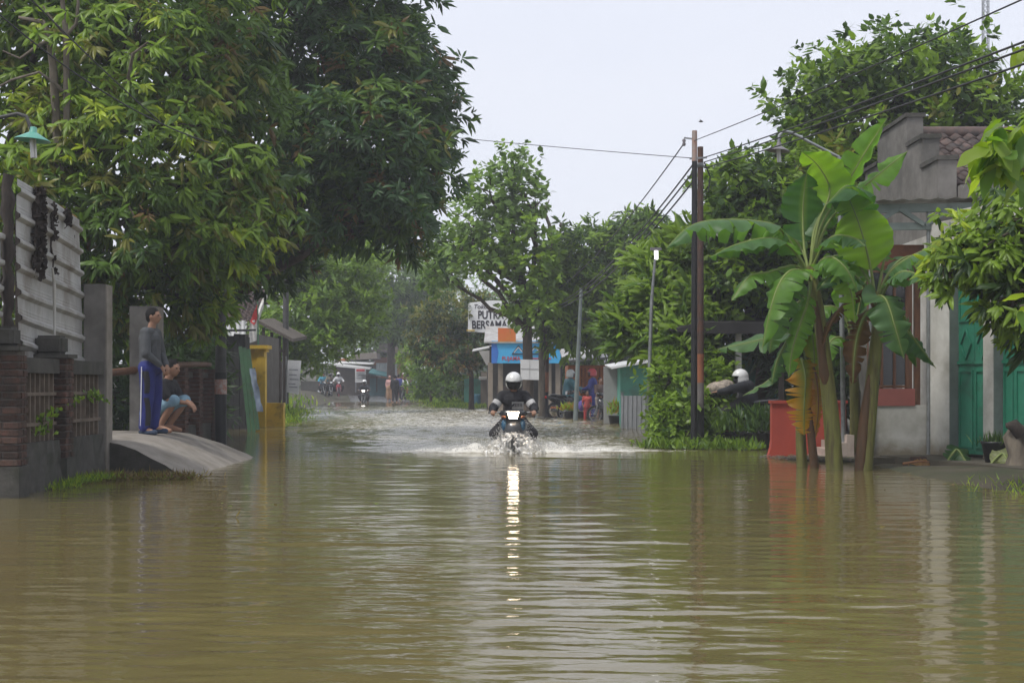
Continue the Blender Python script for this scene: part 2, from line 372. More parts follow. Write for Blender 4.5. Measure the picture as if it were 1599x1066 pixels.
def crown_points(lw, n, rs, shell=.22, lump=.16, keep_in=.35):
    wt = np.array([(r[0] * r[2] + r[0] * r[1] + r[1] * r[2]) for c, r in lw]); wt /= wt.sum()
    li = rs.choice(len(lw), n, p=wt); C = np.array([c for c, r in lw])[li]; Rr = np.array([r for c, r in lw])[li]
    d = norm(rs.normal(0, 1, (n, 3)))
    ph = li * 1.7
    lm = 1 + lump * (np.sin(d[:, 0] * 5 + ph) * np.cos(d[:, 2] * 6 + ph * .7) + np.sin(d[:, 1] * 7 + d[:, 2] * 4 + ph)) + lump * .5 * np.sin(d[:, 0] * 13 + d[:, 2] * 11 + ph * 2)
    rr = (1 - np.abs(rs.normal(0, shell, n))).clip(.15, 1) * lm
    pts = C + d * Rr * rr[:, None]
    inside = np.zeros(n, bool)
    for j, (c, r) in enumerate(lw):
        q = ((pts - c) / r); inside |= ((q * q).sum(1) < .42) & (li != j)
    ok = ~inside | (rs.rand(n) < keep_in)
    return pts[ok], d[ok]
def limb(mb, a, b, r0, r1, rs, seg=6, sag=.12, n=6):
    a = Vector(a); b = Vector(b); d = b - a; pts = []; rad = []
    off = Vector(rs.normal(0, sag, 3)) * d.length
    for i in range(seg + 1):
        t = i / seg; p = a + d * t + off * math.sin(math.pi * t) * .5 + Vector(rs.normal(0, .012, 3)) * d.length * (0 < i < seg)
        p.z += .12 * d.length * math.sin(math.pi * t) * .6
        pts.append(p); rad.append(r0 + (r1 - r0) * t)
    mb.tube(pts, rad, n); return pts
def tree(name, label, base, trunk_h, r0, lobes, n, per, ln, wd, droop, pal, tmpl=T_DIA, seed=1, bark=BARK, shell=.22, lump=.16, spread=.9, twigs=5, cat='tree', group=None, lean=(0, 0), up=.4, ragged=.0, keep_in=.35, jit=.22):
    rs = np.random.RandomState(seed)
    bx, by = base; bz = float(ground_z(np.array(bx), np.array(by))) - .1
    t = thing(name, label, cat, (bx, by, bz), 0, group)
    lw = lobes_world(lobes)
    top = Vector((bx + lean[0], by + lean[1], bz + trunk_h))
    mb = MB()
    k = 8; pts = []; rad = []
    for i in range(k + 1):
        q = i / k; pts.append(Vector((bx, by, bz)).lerp(top, q) + Vector((math.sin(q * 5 + seed) * .06, math.cos(q * 4 + seed) * .06, 0)) * trunk_h * .12 * q)
        rad.append(r0 * (1 - .35 * q) * (1 + .5 * math.exp(-q * 14)))
    mb.tube(pts, rad, 10); top = pts[-1]
    for (c, r) in lw:
        st = pts[-1 - rs.randint(0, 3)]
        lp = limb(mb, st, Vector(c), r0 * .5, r0 * .16, rs, 7)
        for j in range(twigs):
            d = norm(rs.normal(0, 1, (1, 3)))[0]; d[2] = abs(d[2]) * .8
            limb(mb, lp[-1 - rs.randint(0, 3)], Vector(c + d * r * .85), r0 * .13, r0 * .03, rs, 4, .1, 5)
    mb.build('trunk', bark, t)
    cp, d = crown_points(lw, n, rs, shell, lump, keep_in)
    if ragged: cp = cp + norm(rs.normal(0, 1, cp.shape)) * ragged * np.abs(rs.normal(0, 1, (len(cp), 1)))
    cols = pick_cols(len(cp), pal, rs, cp)
    dd = d.copy(); dd[:, 2] += up
    v, f, c = whorl(cp, dd, per, ln, wd, droop, cols, rs, tmpl, spread, jit=jit)
    v -= np.array([bx, by, bz])
    obj('crown', np_mesh('crown', v, f, c, True, LEAF), parent=t, kind='stuff')
    return t
G_DK = (.043, .086, .022); G_MD = (.094, .170, .028); G_LT = (.185, .290, .034); G_YG = (.33, .42, .035); G_OL = (.17, .175, .032); G_BR = (.18, .12, .045); G_BL = (.060, .120, .048); G_HAZE = (.20, .31, .085)  # last green is paled: distance haze put into the leaf colour

T1 = tree('mango_tree', 'tall mango tree with drooping yellow green young leaves behind the zinc fence', (-8.6, 23.4), 3.4, .26,
     [(60, 40, 22.5, 140, 90, 2), (215, 90, 22, 140, 100, 2), (335, 110, 23, 100, 130, 1.9), (70, 190, 22, 130, 95, 1.7), (230, 230, 21.3, 150, 100, 1.7), (365, 300, 22.5, 70, 80, 1.2), (190, 350, 21, 130, 85, 1.3),
      (325, 375, 22, 100, 65, 1.4), (60, 330, 21, 110, 100, 1.3), (250, 455, 22.6, 95, 60, 1.2), (120, 470, 23, 110, 70, 1.3), (318, 480, 23.2, 24, 62, .5), (180, -80, 23, 240, 70, 2.5)],
     4300, 10, .22, .058, .95, [(G_DK, 3), (G_BR, .25), (G_MD, 4.2), (G_OL, 1.2), (G_LT, 3.6), (G_YG, 2.4)], T_FULL, 11, twigs=7, shell=.17, lump=.26, ragged=.16, jit=.05, up=.9)
tree('mango_tree', 'huge dark green mango tree with dense round crown reaching over the flooded road', (-6.9, 31.5), 3.6, .34,
     [(470, 40, 30, 150, 110, 2.6), (590, 95, 30, 95, 85, 2), (640, 165, 30, 72, 80, 1.8), (560, 220, 28.6, 120, 85, 1.9), (655, 225, 30, 45, 75, 1.4), (620, 300, 29, 66, 72, 1.5), (480, 300, 30, 115, 80, 2), (560, 320, 29, 90, 55, 1.5),
      (390, 190, 31, 100, 150, 2.6), (430, 380, 31, 66, 50, 1.3), (425, 425, 31.5, 30, 30, .8), (635, 365, 29.3, 42, 32, .9), (500, -70, 30, 180, 90, 2.6), (345, 405, 30, 66, 50, 1.2)],
     5400, 10, .25, .064, .6, [(G_DK, 4), (G_BL, 4), (G_BR, .2), (G_MD, 3.5), (G_OL, 1.2), (G_LT, .8), (G_YG, .5)], T_FULL, 12, twigs=7, shell=.18, lump=.24, ragged=.2, jit=.06, up=.8)
tree('mango_tree', 'dark leafy tree filling the shaded yard behind the gate', (-10.5, 27), 1.6, .2,
     [(150, 560, 27, 110, 90, 1.6), (60, 560, 26, 110, 90, 1.5), (270, 570, 28, 80, 70, 1.4), (200, 640, 27, 160, 50, 1.5), (310, 600, 29, 30, 60, 1)],
     1500, 9, .25, .07, .6, [(G_DK, 5), (G_BL, 3), (G_MD, 2)], T_DIA, 13)
tree('rain_tree', 'layered light green tree beyond the yellow gate pillar', (-16.4, 56), 4.6, .25,
     [(455, 400, 55, 70, 45, 2), (520, 430, 56, 70, 40, 2.3), (470, 480, 54, 75, 45, 2), (545, 490, 56, 55, 50, 2), (490, 535, 54, 50, 34, 2), (425, 545, 53, 40, 50, 2), (560, 400, 58, 45, 30, 1.8)],
     2600, 10, .26, .12, .25, [(G_MD, 4), (G_LT, 5), (G_HAZE, 3), (G_DK, 1)], T_DIA, 14, lump=.22, up=.9, ragged=.2)
tree('acacia_tree', 'wispy half bare tree with thin forked branches against the pale sky', (-12.2, 66), 5.2, .16,
     [(545, 375, 64, 40, 22, 1.6), (590, 385, 66, 40, 20, 1.6), (520, 350, 66, 22, 24, 1.2), (625, 395, 66, 30, 18, 1.2)],
     260, 8, .26, .1, .2, [(G_MD, 4), (G_BL, 3), (G_OL, 2)], T_DIA, 15, bark=BARK_PALE, twigs=9, ragged=.3)
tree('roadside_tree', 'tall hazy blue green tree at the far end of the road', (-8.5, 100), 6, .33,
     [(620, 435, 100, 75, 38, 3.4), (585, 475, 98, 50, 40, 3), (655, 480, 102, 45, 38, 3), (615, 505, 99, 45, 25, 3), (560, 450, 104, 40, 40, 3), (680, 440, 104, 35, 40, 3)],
     2300, 9, .42, .2, .25, [(G_HAZE, 5), (G_MD, 3), (G_LT, 4)], T_DIA, 16, lump=.24, ragged=.35)
tree('roadside_tree', 'low tree coloured pale for haze behind the far zinc stall', (-14.5, 118), 4, .28,
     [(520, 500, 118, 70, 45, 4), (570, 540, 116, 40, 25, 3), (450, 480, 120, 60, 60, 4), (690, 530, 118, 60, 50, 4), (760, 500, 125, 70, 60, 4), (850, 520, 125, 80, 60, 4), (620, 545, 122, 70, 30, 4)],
     1900, 9, .5, .24, .25, [(G_HAZE, 5), (G_MD, 3), (G_LT, 4)], T_DIA, 17, lump=.24, ragged=.3)
tree('rambutan_tree', 'brownish dark tree with slim trunk beside the green booth', (-1.86, 65), 2.4, .14,
     [(705, 495, 65, 58, 40, 2), (680, 530, 65, 45, 35, 1.6), (738, 530, 64.5, 40, 40, 1.5), (715, 560, 64, 45, 25, 1.4), (755, 490, 66, 30, 35, 1.4)],
     1300, 9, .24, .1, .35, [(G_OL, 4), (G_DK, 4), (G_BR, 1.5), (G_MD, 2)], T_DIA, 18, ragged=.14)
tree('young_tree', 'bright yellow green bushy tree on the far grass verge', (-4.1, 72), 1.2, .09,
     [(680, 575, 72, 38, 30, 1.5), (700, 600, 71, 30, 25, 1.3), (660, 600, 73, 25, 20, 1.2), (650, 560, 76, 30, 26, 1.3), (690, 545, 73, 30, 22, 1.2)],
     700, 9, .22, .12, .3, [(G_LT, 4), (G_MD, 3), (G_YG, 1)], T_DIA, 19, ragged=.12)
T6 = tree('teak_tree', 'tall sparse tree with big leaves coloured pale for haze and a white board tied to its trunk', (.52, 46.2), 4.4, .2,
     [(803, 262, 46, 36, 36, .9), (765, 300, 46, 44, 40, 1.1), (822, 310, 46, 36, 40, 1), (740, 350, 46.5, 50, 45, 1.2), (800, 370, 46, 56, 50, 1.2), (716, 385, 47, 40, 38, 1.2), (772, 404, 46, 48, 32, 1.2), (832, 425, 45.6, 42, 45, 1.1), (812, 478, 46, 28, 26, .8), (848, 478, 45.6, 30, 32, .8), (860, 390, 46, 18, 40, .5), (688, 425, 48, 32, 34, 1.1), (700, 385, 48, 30, 30, 1)],
     1250, 6, .22, .16, .3, [(G_MD, 2), (G_HAZE, 4), (G_LT, 4), (G_YG, .5)], T_OVAL, 20, bark=BARK, twigs=6, shell=.3, lump=.24, ragged=.18)
tree('mango_tree', 'dense bright green tree behind the leaning grey pole', (3.5, 48.5), 3.0, .22,
     [(915, 400, 47.6, 58, 48, 1.6), (985, 385, 47.6, 50, 45, 1.5), (1012, 355, 47.6, 26, 24, 1), (900, 460, 47.6, 56, 55, 1.6), (970, 460, 47.6, 66, 55, 1.6), (880, 510, 47.6, 36, 36, 1.1), (940, 510, 47.6, 52, 34, 1.3), (870, 430, 47.6, 30, 45, 1), (1000, 500, 47.6, 36, 34, 1.1)],
     2300, 9, .27, .1, .5, [(G_MD, 4), (G_DK, 1.5), (G_LT, 5), (G_HAZE, 2), (G_OL, .6)], T_FULL, 21, lump=.2, ragged=.14)
tree('jackfruit_tree', 'big broad leaved tree towering behind the tiled roof', (9.6, 31), 4.2, .33,
     [(1300, 140, 30, 70, 55, 1.9), (1385, 110, 30, 80, 52, 2), (1475, 100, 30, 62, 48, 1.7), (1275, 200, 30, 62, 52, 1.7), (1370, 200, 30, 100, 70, 2.2), (1470, 180, 30, 80, 65, 2.1), (1540, 190, 30, 55, 60, 1.6), (1320, 280, 29.5, 90, 70, 2), (1250, 260, 29.5, 50, 50, 1.4), (1430, 260, 31, 110, 60, 2), (1560, 260, 31, 70, 60, 2)],
     3000, 8, .21, .105, .3, [(G_MD, 4), (G_DK, 1.6), (G_LT, 5.5), (G_OL, 1.4), (G_YG, .9)], T_OVAL, 22, lump=.34, ragged=.2, twigs=7, keep_in=.25)
tree('guava_tree', 'mid green tree standing between the utility poles and the banana plants', (5.1, 29), 2.2, .18,
     [(1150, 290, 28.5, 48, 42, 1.3), (1205, 300, 28.5, 55, 48, 1.4), (1130, 350, 28, 42, 50, 1.2), (1190, 370, 28, 75, 60, 1.5), (1260, 370, 28, 70, 70, 1.5), (1140, 430, 28, 50, 50, 1.2), (1220, 450, 28, 80, 50, 1.4), (1300, 450, 28, 60, 60, 1.4)],
     2300, 8, .2, .095, .35, [(G_MD, 4), (G_DK, 2), (G_LT, 5), (G_YG, .8)], T_OVAL, 23, lump=.22, ragged=.14)
tree('frangipani_tree', 'low tree with star shaped tufts of long leaves beside the street lamp', (3.1, 27.6), 1.4, .09,
     [(1000, 510, 28.5, 48, 42, .9), (1050, 470, 28.3, 50, 50, .9), (1075, 530, 27.5, 55, 40, .9), (1040, 420, 29, 45, 40, .9), (1110, 480, 28, 40, 50, .9), (1070, 400, 29, 40, 40, .9)],
     380, 15, .34, .09, .05, [(G_MD, 4), (G_LT, 5), (G_DK, 1.5)], T_FULL, 24, up=1.1, spread=1.0, bark=BARK_PALE, twigs=8)
tree('climbing_shrub', 'tangle of vines and shrub hugging a dark stump beside the black utility pole', (2.75, 26), .9, .2,
     [(1042, 600, 26.3, 30, 40, .7), (1062, 640, 25.6, 40, 36, .8), (1040, 658, 25.4, 28, 22, .5), (1112, 600, 26.6, 30, 50, .8), (1120, 650, 26, 36, 30, .7), (1040, 570, 27, 22, 28, .6), (1085, 555, 27, 36, 36, .7), (1070, 682, 25, 55, 9, .4)],
     1500, 7, .13, .07, .3, [(G_MD, 4), (G_LT, 5), (G_DK, 2)], T_OVAL, 25, ragged=.1, cat='shrub')
tree('water_apple_tree', 'near tree with glossy drooping leaves hiding part of the green doors', (8.9, 14.6), 2.2, .2,
     [(1570, 360, 14, 55, 55, .7), (1525, 395, 14, 46, 42, .6), (1585, 420, 14, 55, 50, .7), (1578, 475, 13.6, 32, 30, .5), (1612, 505, 13.8, 30, 34, .5), (1478, 430, 14, 17, 30, .3), (1482, 385, 14.2, 22, 36, .4), (1680, 400, 14, 110, 130, 1.2), (1680, 250, 14.5, 100, 90, 1.2)],
     900, 9, .165, .06, .85, [(G_MD, 4), (G_DK, 2.2), (G_LT, 4.5), (G_YG, 1)], T_FULL, 26, ragged=.1, jit=.08, lump=.28, twigs=9)
tree('backdrop_tree', 'dark green tree rising behind the orange house front', (4.6, 62), 2.6, .2,
     [(900, 520, 62, 60, 45, 2), (980, 500, 62, 70, 55, 2), (1060, 500, 60, 60, 70, 2), (930, 580, 64, 80, 30, 2), (1030, 580, 62, 70, 45, 2), (850, 560, 66, 40, 40, 2), (1110, 560, 60, 50, 60, 2)],
     1700, 9, .3, .14, .35, [(G_MD, 4), (G_DK, 4), (G_LT, 2)], T_DIA, 41, ragged=.15)
tree('backdrop_tree', 'dark bushy tree closing the gap behind the banana stems', (6.7, 29), 1.2, .15,
     [(1300, 520, 28, 60, 50, 1.2), (1370, 510, 29, 60, 60, 1.3), (1250, 580, 28, 50, 50, 1.1), (1330, 600, 28, 70, 50, 1.2), (1400, 600, 29, 50, 60, 1.2), (1200, 520, 29, 50, 40, 1.1)],
     1100, 9, .22, .09, .5, [(G_MD, 3), (G_DK, 5), (G_BL, 2)], T_DIA, 42, ragged=.1)
tree('backdrop_tree', 'low dark trees far behind the green booth', (-1.5, 92), 2, .2,
     [(740, 580, 92, 50, 40, 2.5), (800, 570, 92, 60, 45, 2.5), (700, 590, 94, 40, 30, 2.2), (850, 590, 90, 50, 35, 2.2)],
     700, 9, .36, .18, .35, [(G_MD, 4), (G_DK, 3), (G_LT, 2)], T_DIA, 43, ragged=.15)
tree('backdrop_tree', 'low green trees far behind the waiting motorbikes', (-19, 110), 2, .2,
     [(430, 570, 110, 50, 40, 3), (480, 580, 108, 40, 30, 2.5), (380, 560, 110, 60, 50, 3)],
     600, 9, .4, .2, .35, [(G_MD, 4), (G_DK, 2), (G_LT, 3)], T_DIA, 44, ragged=.15)
b = MB()
def _bb(pts, r0, r1): b.tube([P(*p) for p in pts], [r0 + (r1 - r0) * i / (len(pts) - 1) for i in range(len(pts))], 6)
_bb([(95, 300, 20.6), (84, 110, 20.3), (78, 60, 20.2), (68, 35, 20.2), (30, 28, 20.2)], .07, .025); _bb([(82, 60, 20.2), (60, 72, 20.1), (32, 92, 20.0), (5, 80, 20)], .03, .012)
_bb([(105, 200, 20.4), (104, 55, 20.2), (100, 20, 20.2), (96, -20, 20.2)], .05, .03); _bb([(104, 56, 20.2), (120, 38, 20.2), (123, 5, 20.2), (120, -20, 20.2)], .03, .02); _bb([(104, 56, 20.2), (85, 35, 20.1), (68, 10, 20.1)], .025, .012)
_bb([(110, 160, 20.4), (92, 135, 20.2), (62, 113, 20.1), (20, 125, 20), (-10, 140, 20)], .03, .014); _bb([(200, 130, 20.2), (208, 85, 20.0), (232, 66, 19.9)], .03, .012)
b.build('bare_branch', BARK_PALE, T1)
# ================================================================== LEFT SIDE
def brick_mesh(l, w, h, name='brick'):
    bm = bmesh.new(); bmesh.ops.create_cube(bm, size=1)
    bmesh.ops.scale(bm, vec=(l, w, h), verts=bm.verts)
    bmesh.ops.bevel(bm, geom=bm.edges[:], offset=.006, segments=1, affect='EDGES')
    me = bpy.data.meshes.new(name); bm.to_mesh(me); bm.free(); me.materials.append(BRICKM); return me
B_L = brick_mesh(.2, .095, .058); B_S = brick_mesh(.11, .095, .058)
def brick_pillar(name, label, cx, cy, z0, z1, w, d, cap_h):
    t = thing(name, label, 'pillar', (cx, cy, z0))
    MB().box((cx - w / 2 + .02, cy - d / 2 + .02, z0), (cx + w / 2 - .02, cy + d / 2 - .02, z1 - .005)).build('mortar_core', MORTAR, t)
    zz = .46; r_ = random.Random(int(cx * 1000)); k = 0
    MB().box((cx - w / 2 - .015, cy - d / 2 - .015, z0), (cx + w / 2 + .015, cy + d / 2 + .015, z0 + .3 - z0)).build('plaster_foot', CONC_D, t)
    z = .335
    while z < z1 - .03:
        odd = k % 2; k += 1
        # front and rear courses run along x, side courses along y
        for yy_ in (cy - d / 2 + .0475, cy + d / 2 - .0475):
            xx = cx - w / 2; first = True
            segs = [.2, w - .2 - .012] if odd else [w - .2 - .012, .2]
            for s in segs:
                o = obj('brick', B_L if abs(s - .2) < .03 else B_S, parent=t, loc=(xx + s / 2 - cx + r_.uniform(-.006, .006), yy_ - cy + r_.uniform(-.007, .007), z - z0))
                o.scale = (s / (.2 if abs(s - .2) < .03 else .11), 1, 1); o.rotation_euler = (r_.uniform(-.03, .03), r_.uniform(-.02, .02), r_.uniform(-.03, .03)); xx += s + .012
        gap = d - .19 - .024
        if gap > .03:
            o = obj('brick', B_S, parent=t, loc=(w / 2 - .0475 + r_.uniform(-.006, .006), 0, z - z0), rot=(0, 0, R(90))); o.scale = (gap / .11, 1, 1)
        z += .0715
    if cap_h:
        b = MB(); b.box((cx - w / 2 - .03, cy - d / 2 - .03, z1), (cx + w / 2 + .03, cy + d / 2 + .03, z1 + .04)); b.build('ledge', CONC_D, t)
        bm = bmesh.new(); bmesh.ops.create_cube(bm, size=1); bmesh.ops.scale(bm, vec=(w * .82, d * .9, cap_h), verts=bm.verts)
        bmesh.ops.bevel(bm, geom=bm.edges[:], offset=.03, segments=3, affect='EDGES'); me = bpy.data.meshes.new('cap_block'); bm.to_mesh(me); bm.free()
        obj('cap_block', me, CONC_D, t, loc=(-.02, 0, z1 - z0 + .04 + cap_h / 2))
    return t
brick_pillar('brick_pillar', 'brick fence pillar at the very left edge with crumbling cap block', -4.90, 13.72, -.15, 1.41, .36, .27, .19)
brick_pillar('brick_pillar', 'brick fence pillar between the two barred concrete panels', -4.94, 15.32, -.15, 1.37, .36, .27, .2)

def barred_panel(label, y0, y1, xw, z_base=.5, z_top=1.2, seed=1):
    t = thing('fence_panel', label, 'fence', (xw, (y0 + y1) / 2, -.15)); r_ = random.Random(seed)
    b = MB(); n = 14     # lumpy plastered stone foot
    vs = []; fs = []
    for i in range(n + 1):
        for j in range(6):
            y = y0 + (y1 - y0) * i / n; z = -.15 + (z_base + .15) * j / 5
            vs.append((xw + .05 + r_.uniform(-.018, .018) + .03 * (1 - j / 5), y, z))
    for i in range(n):
        for j in range(5): fs.append((i * 6 + j, (i + 1) * 6 + j, (i + 1) * 6 + j + 1, i * 6 + j + 1))
    b.add(vs, fs); b.box((xw - .14, y0, -.15), (xw + .02, y1, z_base - .004)); b.build('stone_base', CONC_D, t)
    MB().box((xw - .10, y0, z_base - .003), (xw - .04, y1, z_top)).build('back_slab', M('brown_plaster', (.10, .075, .055), (.065, .05, .038), .9, 5, .3, 40, (.05, .045, .03), 3, .6), t)
    MB().box((xw - .12, y0, z_top + .002), (xw + .045, y1, z_top + .155)).build('top_beam', CONC_D, t)
    BARM = M('bar_concrete', (.19, .15, .115), (.13, .10, .075), .9, 8, .3, 60, (.08, .07, .05), 5, .5)
    k = 9; me = None
    for i in range(k):
        y = y0 + (y1 - y0) * (i + .5) / k
        if me is None:
            me = MB().box((-.022, -.016, 0), (.022, .016, z_top - z_base)).mesh('bar')
        obj('bar', me, BARM, t, loc=(-.02, y - (y0 + y1) / 2, z_base + .15))
    for z in (.66, .97):
        MB().box((xw - .04, y0, z), (xw + .012, y1, z + .035)).build('rail', BARM, t)
    return t
barred_panel('concrete fence panel of thin bars beside the leftmost brick pillar', 13.87, 15.17, -4.87, seed=2)
barred_panel('concrete fence panel of thin bars beside the tall grey gate pillar', 15.47, 16.98, -4.92, seed=3)

# corrugated zinc sheet above the fence
def corrugated(name, label, p0, p1, z0, z1, pitch, depth, mat, vertical=False, cat='metal sheet', lean=0, sag=0, prof='rib', seed=0, slope=0):
    """sheet standing between ground points p0 and p1; ribs run horizontally unless vertical"""
    p0 = Vector((*p0, 0)); p1 = Vector((*p1, 0)); d = p1 - p0; nrm = Vector((d.y, -d.x, 0)).normalized(); Ln = d.length; r_ = random.Random(seed)
    t = []
    across = Ln if vertical else (z1 - z0)
    m = int(across / pitch * 16); along = 10
    vs = []
    for i in range(m + 1):
        q = across * i / m; ph = (q / pitch) % 1
        h = depth * max(0, min(1, (.16 - abs(ph - .5)) / .07)) if prof == 'rib' else depth * (.5 + .5 * math.cos(6.283 * ph))
        h += depth * .12 * (.5 if .7 < ph < .76 or .86 < ph < .92 else 0)
        for j in range(along + 1):
            s = j / along
            w = .018 * math.sin(s * 5 + q * 2.2 + seed) * (1 if sag else .4)
            if vertical: pt = p0 + d * (q / Ln) + nrm * (h + w); pt.z = z0 + (z1 - z0) * s + slope * q
            else: pt = p0 + d * s + nrm * (h + w + lean * q); pt.z = z0 + q + slope * s
            vs.append(pt)
    fs = [(i * (along + 1) + j, i * (along + 1) + j + 1, (i + 1) * (along + 1) + j + 1, (i + 1) * (along + 1) + j) for i in range(m) for j in range(along)]
    b = MB(); b.add(vs, fs, False); b.add([v - nrm * .004 for v in vs], [tuple(reversed(f)) for f in fs], True)
    return b
zs = thing('zinc_fence_sheet', 'tall ribbed zinc sheet stained dark standing above the brick fence', 'metal sheet', (-5.12, 15.8, 1.35))
corrugated('', '', (-5.08, 14.62), (-5.17, 17.05), 1.38, 3.20, .262, .045, ZINC, sag=1, slope=-.14, seed=2).build('sheet', ZINC, zs)
for (py_, zt) in ((15.0, 3.1), (16.8, 3.0)):
    MB().bar((-5.2, py_, .0), (-5.2, py_, zt - .15), .06).build('batten', WOOD_D, zs)
# rusted edge of the next sheet and its post
t = thing('timber_post', 'dark weathered timber post at the left end of the zinc sheet', 'post', (-5.12, 14.5, 0))
b = MB(); pts = []; r_ = random.Random(5)
for i in range(24):
    z = .2 + 3.02 * i / 23; pts.append((-5.13 + .014 * math.sin(z * 24), 14.47, z))
b.tube(pts, [.062 + .014 * math.sin(i * 1.9) for i in range(24)], 7); b.build('post', WOOD_D, t)
zs2 = thing('zinc_fence_sheet', 'sliver of dull zinc sheet left of the dark timber post', 'metal sheet', (-5.2, 13.6, 1.3))
corrugated('', '', (-5.15, 12.6), (-5.19, 14.40), 1.4, 2.62, .262, .045, ZINC, sag=1).build('sheet', ZINC, zs2)
# dry vine hanging over the sheet
def strands(name, label, cat, spots, mat, seed, parent=None):
    t = thing(name, label, cat, spots[0][0]); r_ = random.Random(seed)
    for si, (p, ln, n, spread_) in enumerate(spots):
        b = MB()
        for i in range(n):
            a = Vector(p) + Vector((r_.uniform(0, .035), r_.uniform(-1, 1) * spread_, r_.uniform(-.03, .02))); l_ = ln * r_.uniform(.55, 1.0); pts = []
            for j in range(6):
                q = j / 5; pts.append(a + Vector((.02 * math.sin(q * 9 + i), spread_ * .35 * math.sin(q * 6 + i * 2) , -l_ * q)))
            b.tube(pts, [.011, .016, .013, .015, .01, .004], 4)
            for j in range(18):
                q = r_.random(); c = a + Vector((r_.uniform(0, .05), r_.uniform(-1, 1) * spread_ * .9, -l_ * q)); s = r_.uniform(.018, .042)
                m = Euler((r_.uniform(0, 6), r_.uniform(0, 6), 0)).to_matrix(); b.add([c + m @ Vector(v) * s for v in ((-1, -.5, 0), (1, -.5, .3), (1.2, .6, 0), (-.8, .6, .2))], [(0, 1, 2, 3)])
        b.build('strand', mat, t)
    return t
VINE = M('dry_vine', (.045, .033, .026), (.025, .02, .016), .95, 20)
xs_ = lambda y: -5.06 - .037 * (y - 14.62)
strands('hanging_vine', 'dry dark vine hanging down over the zinc sheet', 'vine',
        [((xs_(15.2), 15.2, 3.16), .95, 30, .075), ((xs_(15.7), 15.72, 3.1), .8, 2, .02), ((xs_(16.25), 16.25, 3.06), .18, 4, .05)], VINE, 4)
b = MB(); pts = [(xs_(15.6) + .07, 15.55, 2.36), (xs_(15.6) + .07, 15.62, 2.2), (xs_(15.6) + .06, 15.66, 1.6)]
b.tube(pts, [.012, .02, .012], 5); b.build('cord_of_cloth', WHITE, label='pale twisted rag strip hanging on the zinc sheet', cat='rag')

def block_pillar(label, x0, x1, y0, y1, z0, z1, name='gate_pillar', mat=CONC, face=None):
    t = thing(name, label, 'pillar', ((x0 + x1) / 2, (y0 + y1) / 2, z0))
    bm = bmesh.new(); bmesh.ops.create_cube(bm, size=1); bmesh.ops.scale(bm, vec=(x1 - x0, y1 - y0, z1 - z0), verts=bm.verts)
    bmesh.ops.bevel(bm, geom=bm.edges[:], offset=.008, segments=2, affect='EDGES'); me = bpy.data.meshes.new('shaft'); bm.to_mesh(me); bm.free()
    obj('shaft', me, mat, t, loc=(0, 0, (z1 - z0) / 2))
    MB().box((x1 - .002, y0 + .02, z0 + .02), (x1 + .012, y1 - .01, z1 - .01)).build('pale_side', CONC_L, t)  # the road side of the shaft gets a paler colour
    return t
block_pillar('tall plain grey gate pillar at the near side of the ramp', -5.13, -4.87, 17.02, 17.3, -.1, 2.29)
block_pillar('plain grey gate pillar right behind the standing man', -5.53, -5.13, 20.55, 20.9, .2, 2.22)

# ramp from the gate into the water
RPX = [-9.5, -5.6, -5.2, -4.95, -4.72, -4.5, -4.3, -4.1, -3.95, -3.80, -3.5]
RPZ = [.44, .44, .44, .43, .40, .33, .245, .155, .075, -.01, -.16]
def ramp_z(x): return float(np.interp(x, RPX, RPZ))
vs = []; fs = []; ny2 = 12; nx2 = len(RPX)
for i, x in enumerate(RPX):
    q = min(1, max(0, (x + 5.2) / 1.4)); ya, yb = 17.32 - .62 * q, 20.5 + .85 * q
    for j in range(ny2 + 1):
        s = j / ny2; vs.append((x, ya + (yb - ya) * s, RPZ[i] - .03 * (abs(s - .5) * 2) ** 6 + .006 * math.sin(i * 3 + j * 2.3)))
for i in range(nx2 - 1):
    for j in range(ny2): fs.append((i * (ny2 + 1) + j, (i + 1) * (ny2 + 1) + j, (i + 1) * (ny2 + 1) + j + 1, i * (ny2 + 1) + j + 1))
rt = thing('entrance_ramp', 'pale worn concrete entrance ramp sloping down into the water', 'ramp', (-4.6, 19, -.3))
b = MB(); b.add(vs, fs, True); b.build('slab_top', CONC_L, rt)
for jj, rev in ((0, False), (ny2, True)):
    b = MB()
    for i in range(nx2 - 1):
        a = Vector(vs[i * (ny2 + 1) + jj]); c = Vector(vs[(i + 1) * (ny2 + 1) + jj]); q = [a, Vector((a.x, a.y, -.45)), Vector((c.x, c.y, -.45)), c]
        b.add(q if not rev else q[::-1], [(0, 1, 2, 3)])
    b.build('slab_side', CONC_D, rt)

# fence beyond the gate: brick piers too fine to pick apart, bars, a log on top
def far_pier(x, y, z0, z1, parent):
    b = MB(); z = z0; r_ = random.Random(int(y * 10))
    while z < z1:
        for k in range(2): b.obox((x - .08 + .165 * k + r_.uniform(-.008, .008), y + r_.uniform(-.01, .01), z + .03), (.155, .27, .055))
        z += .07
    b.build('brick_pier', BRICKM, parent, kind='stuff'); MB().box((x - .13, y - .11, z0), (x + .13, y + .11, z1 - .02)).build('mortar_core', MORTAR, parent)
ft = thing('brick_fence', 'low dark fence of brick piers and bars beyond the crouching man', 'fence', (-5.4, 23.5, 0))
for y in (21.5, 22.7, 23.9, 25.1, 26.2): far_pier(-5.30 - .03 * (y - 21), y, -.1, 1.36, ft)
MB().box((-5.55, 21.2, -.1), (-5.28, 26.3, .42)).build('stone_base', CONC_D, ft)
b0 = None
for i in range(26):
    y = 21.75 + .17 * i
    if b0 is None: b0 = MB().box((-.02, -.016, 0), (.02, .016, .8)).mesh('bar')
    obj('bar', b0, MATS['bar_concrete'], ft, loc=(-5.36 - .03 * (y - 21) + 5.4, y - 23.5, .42))
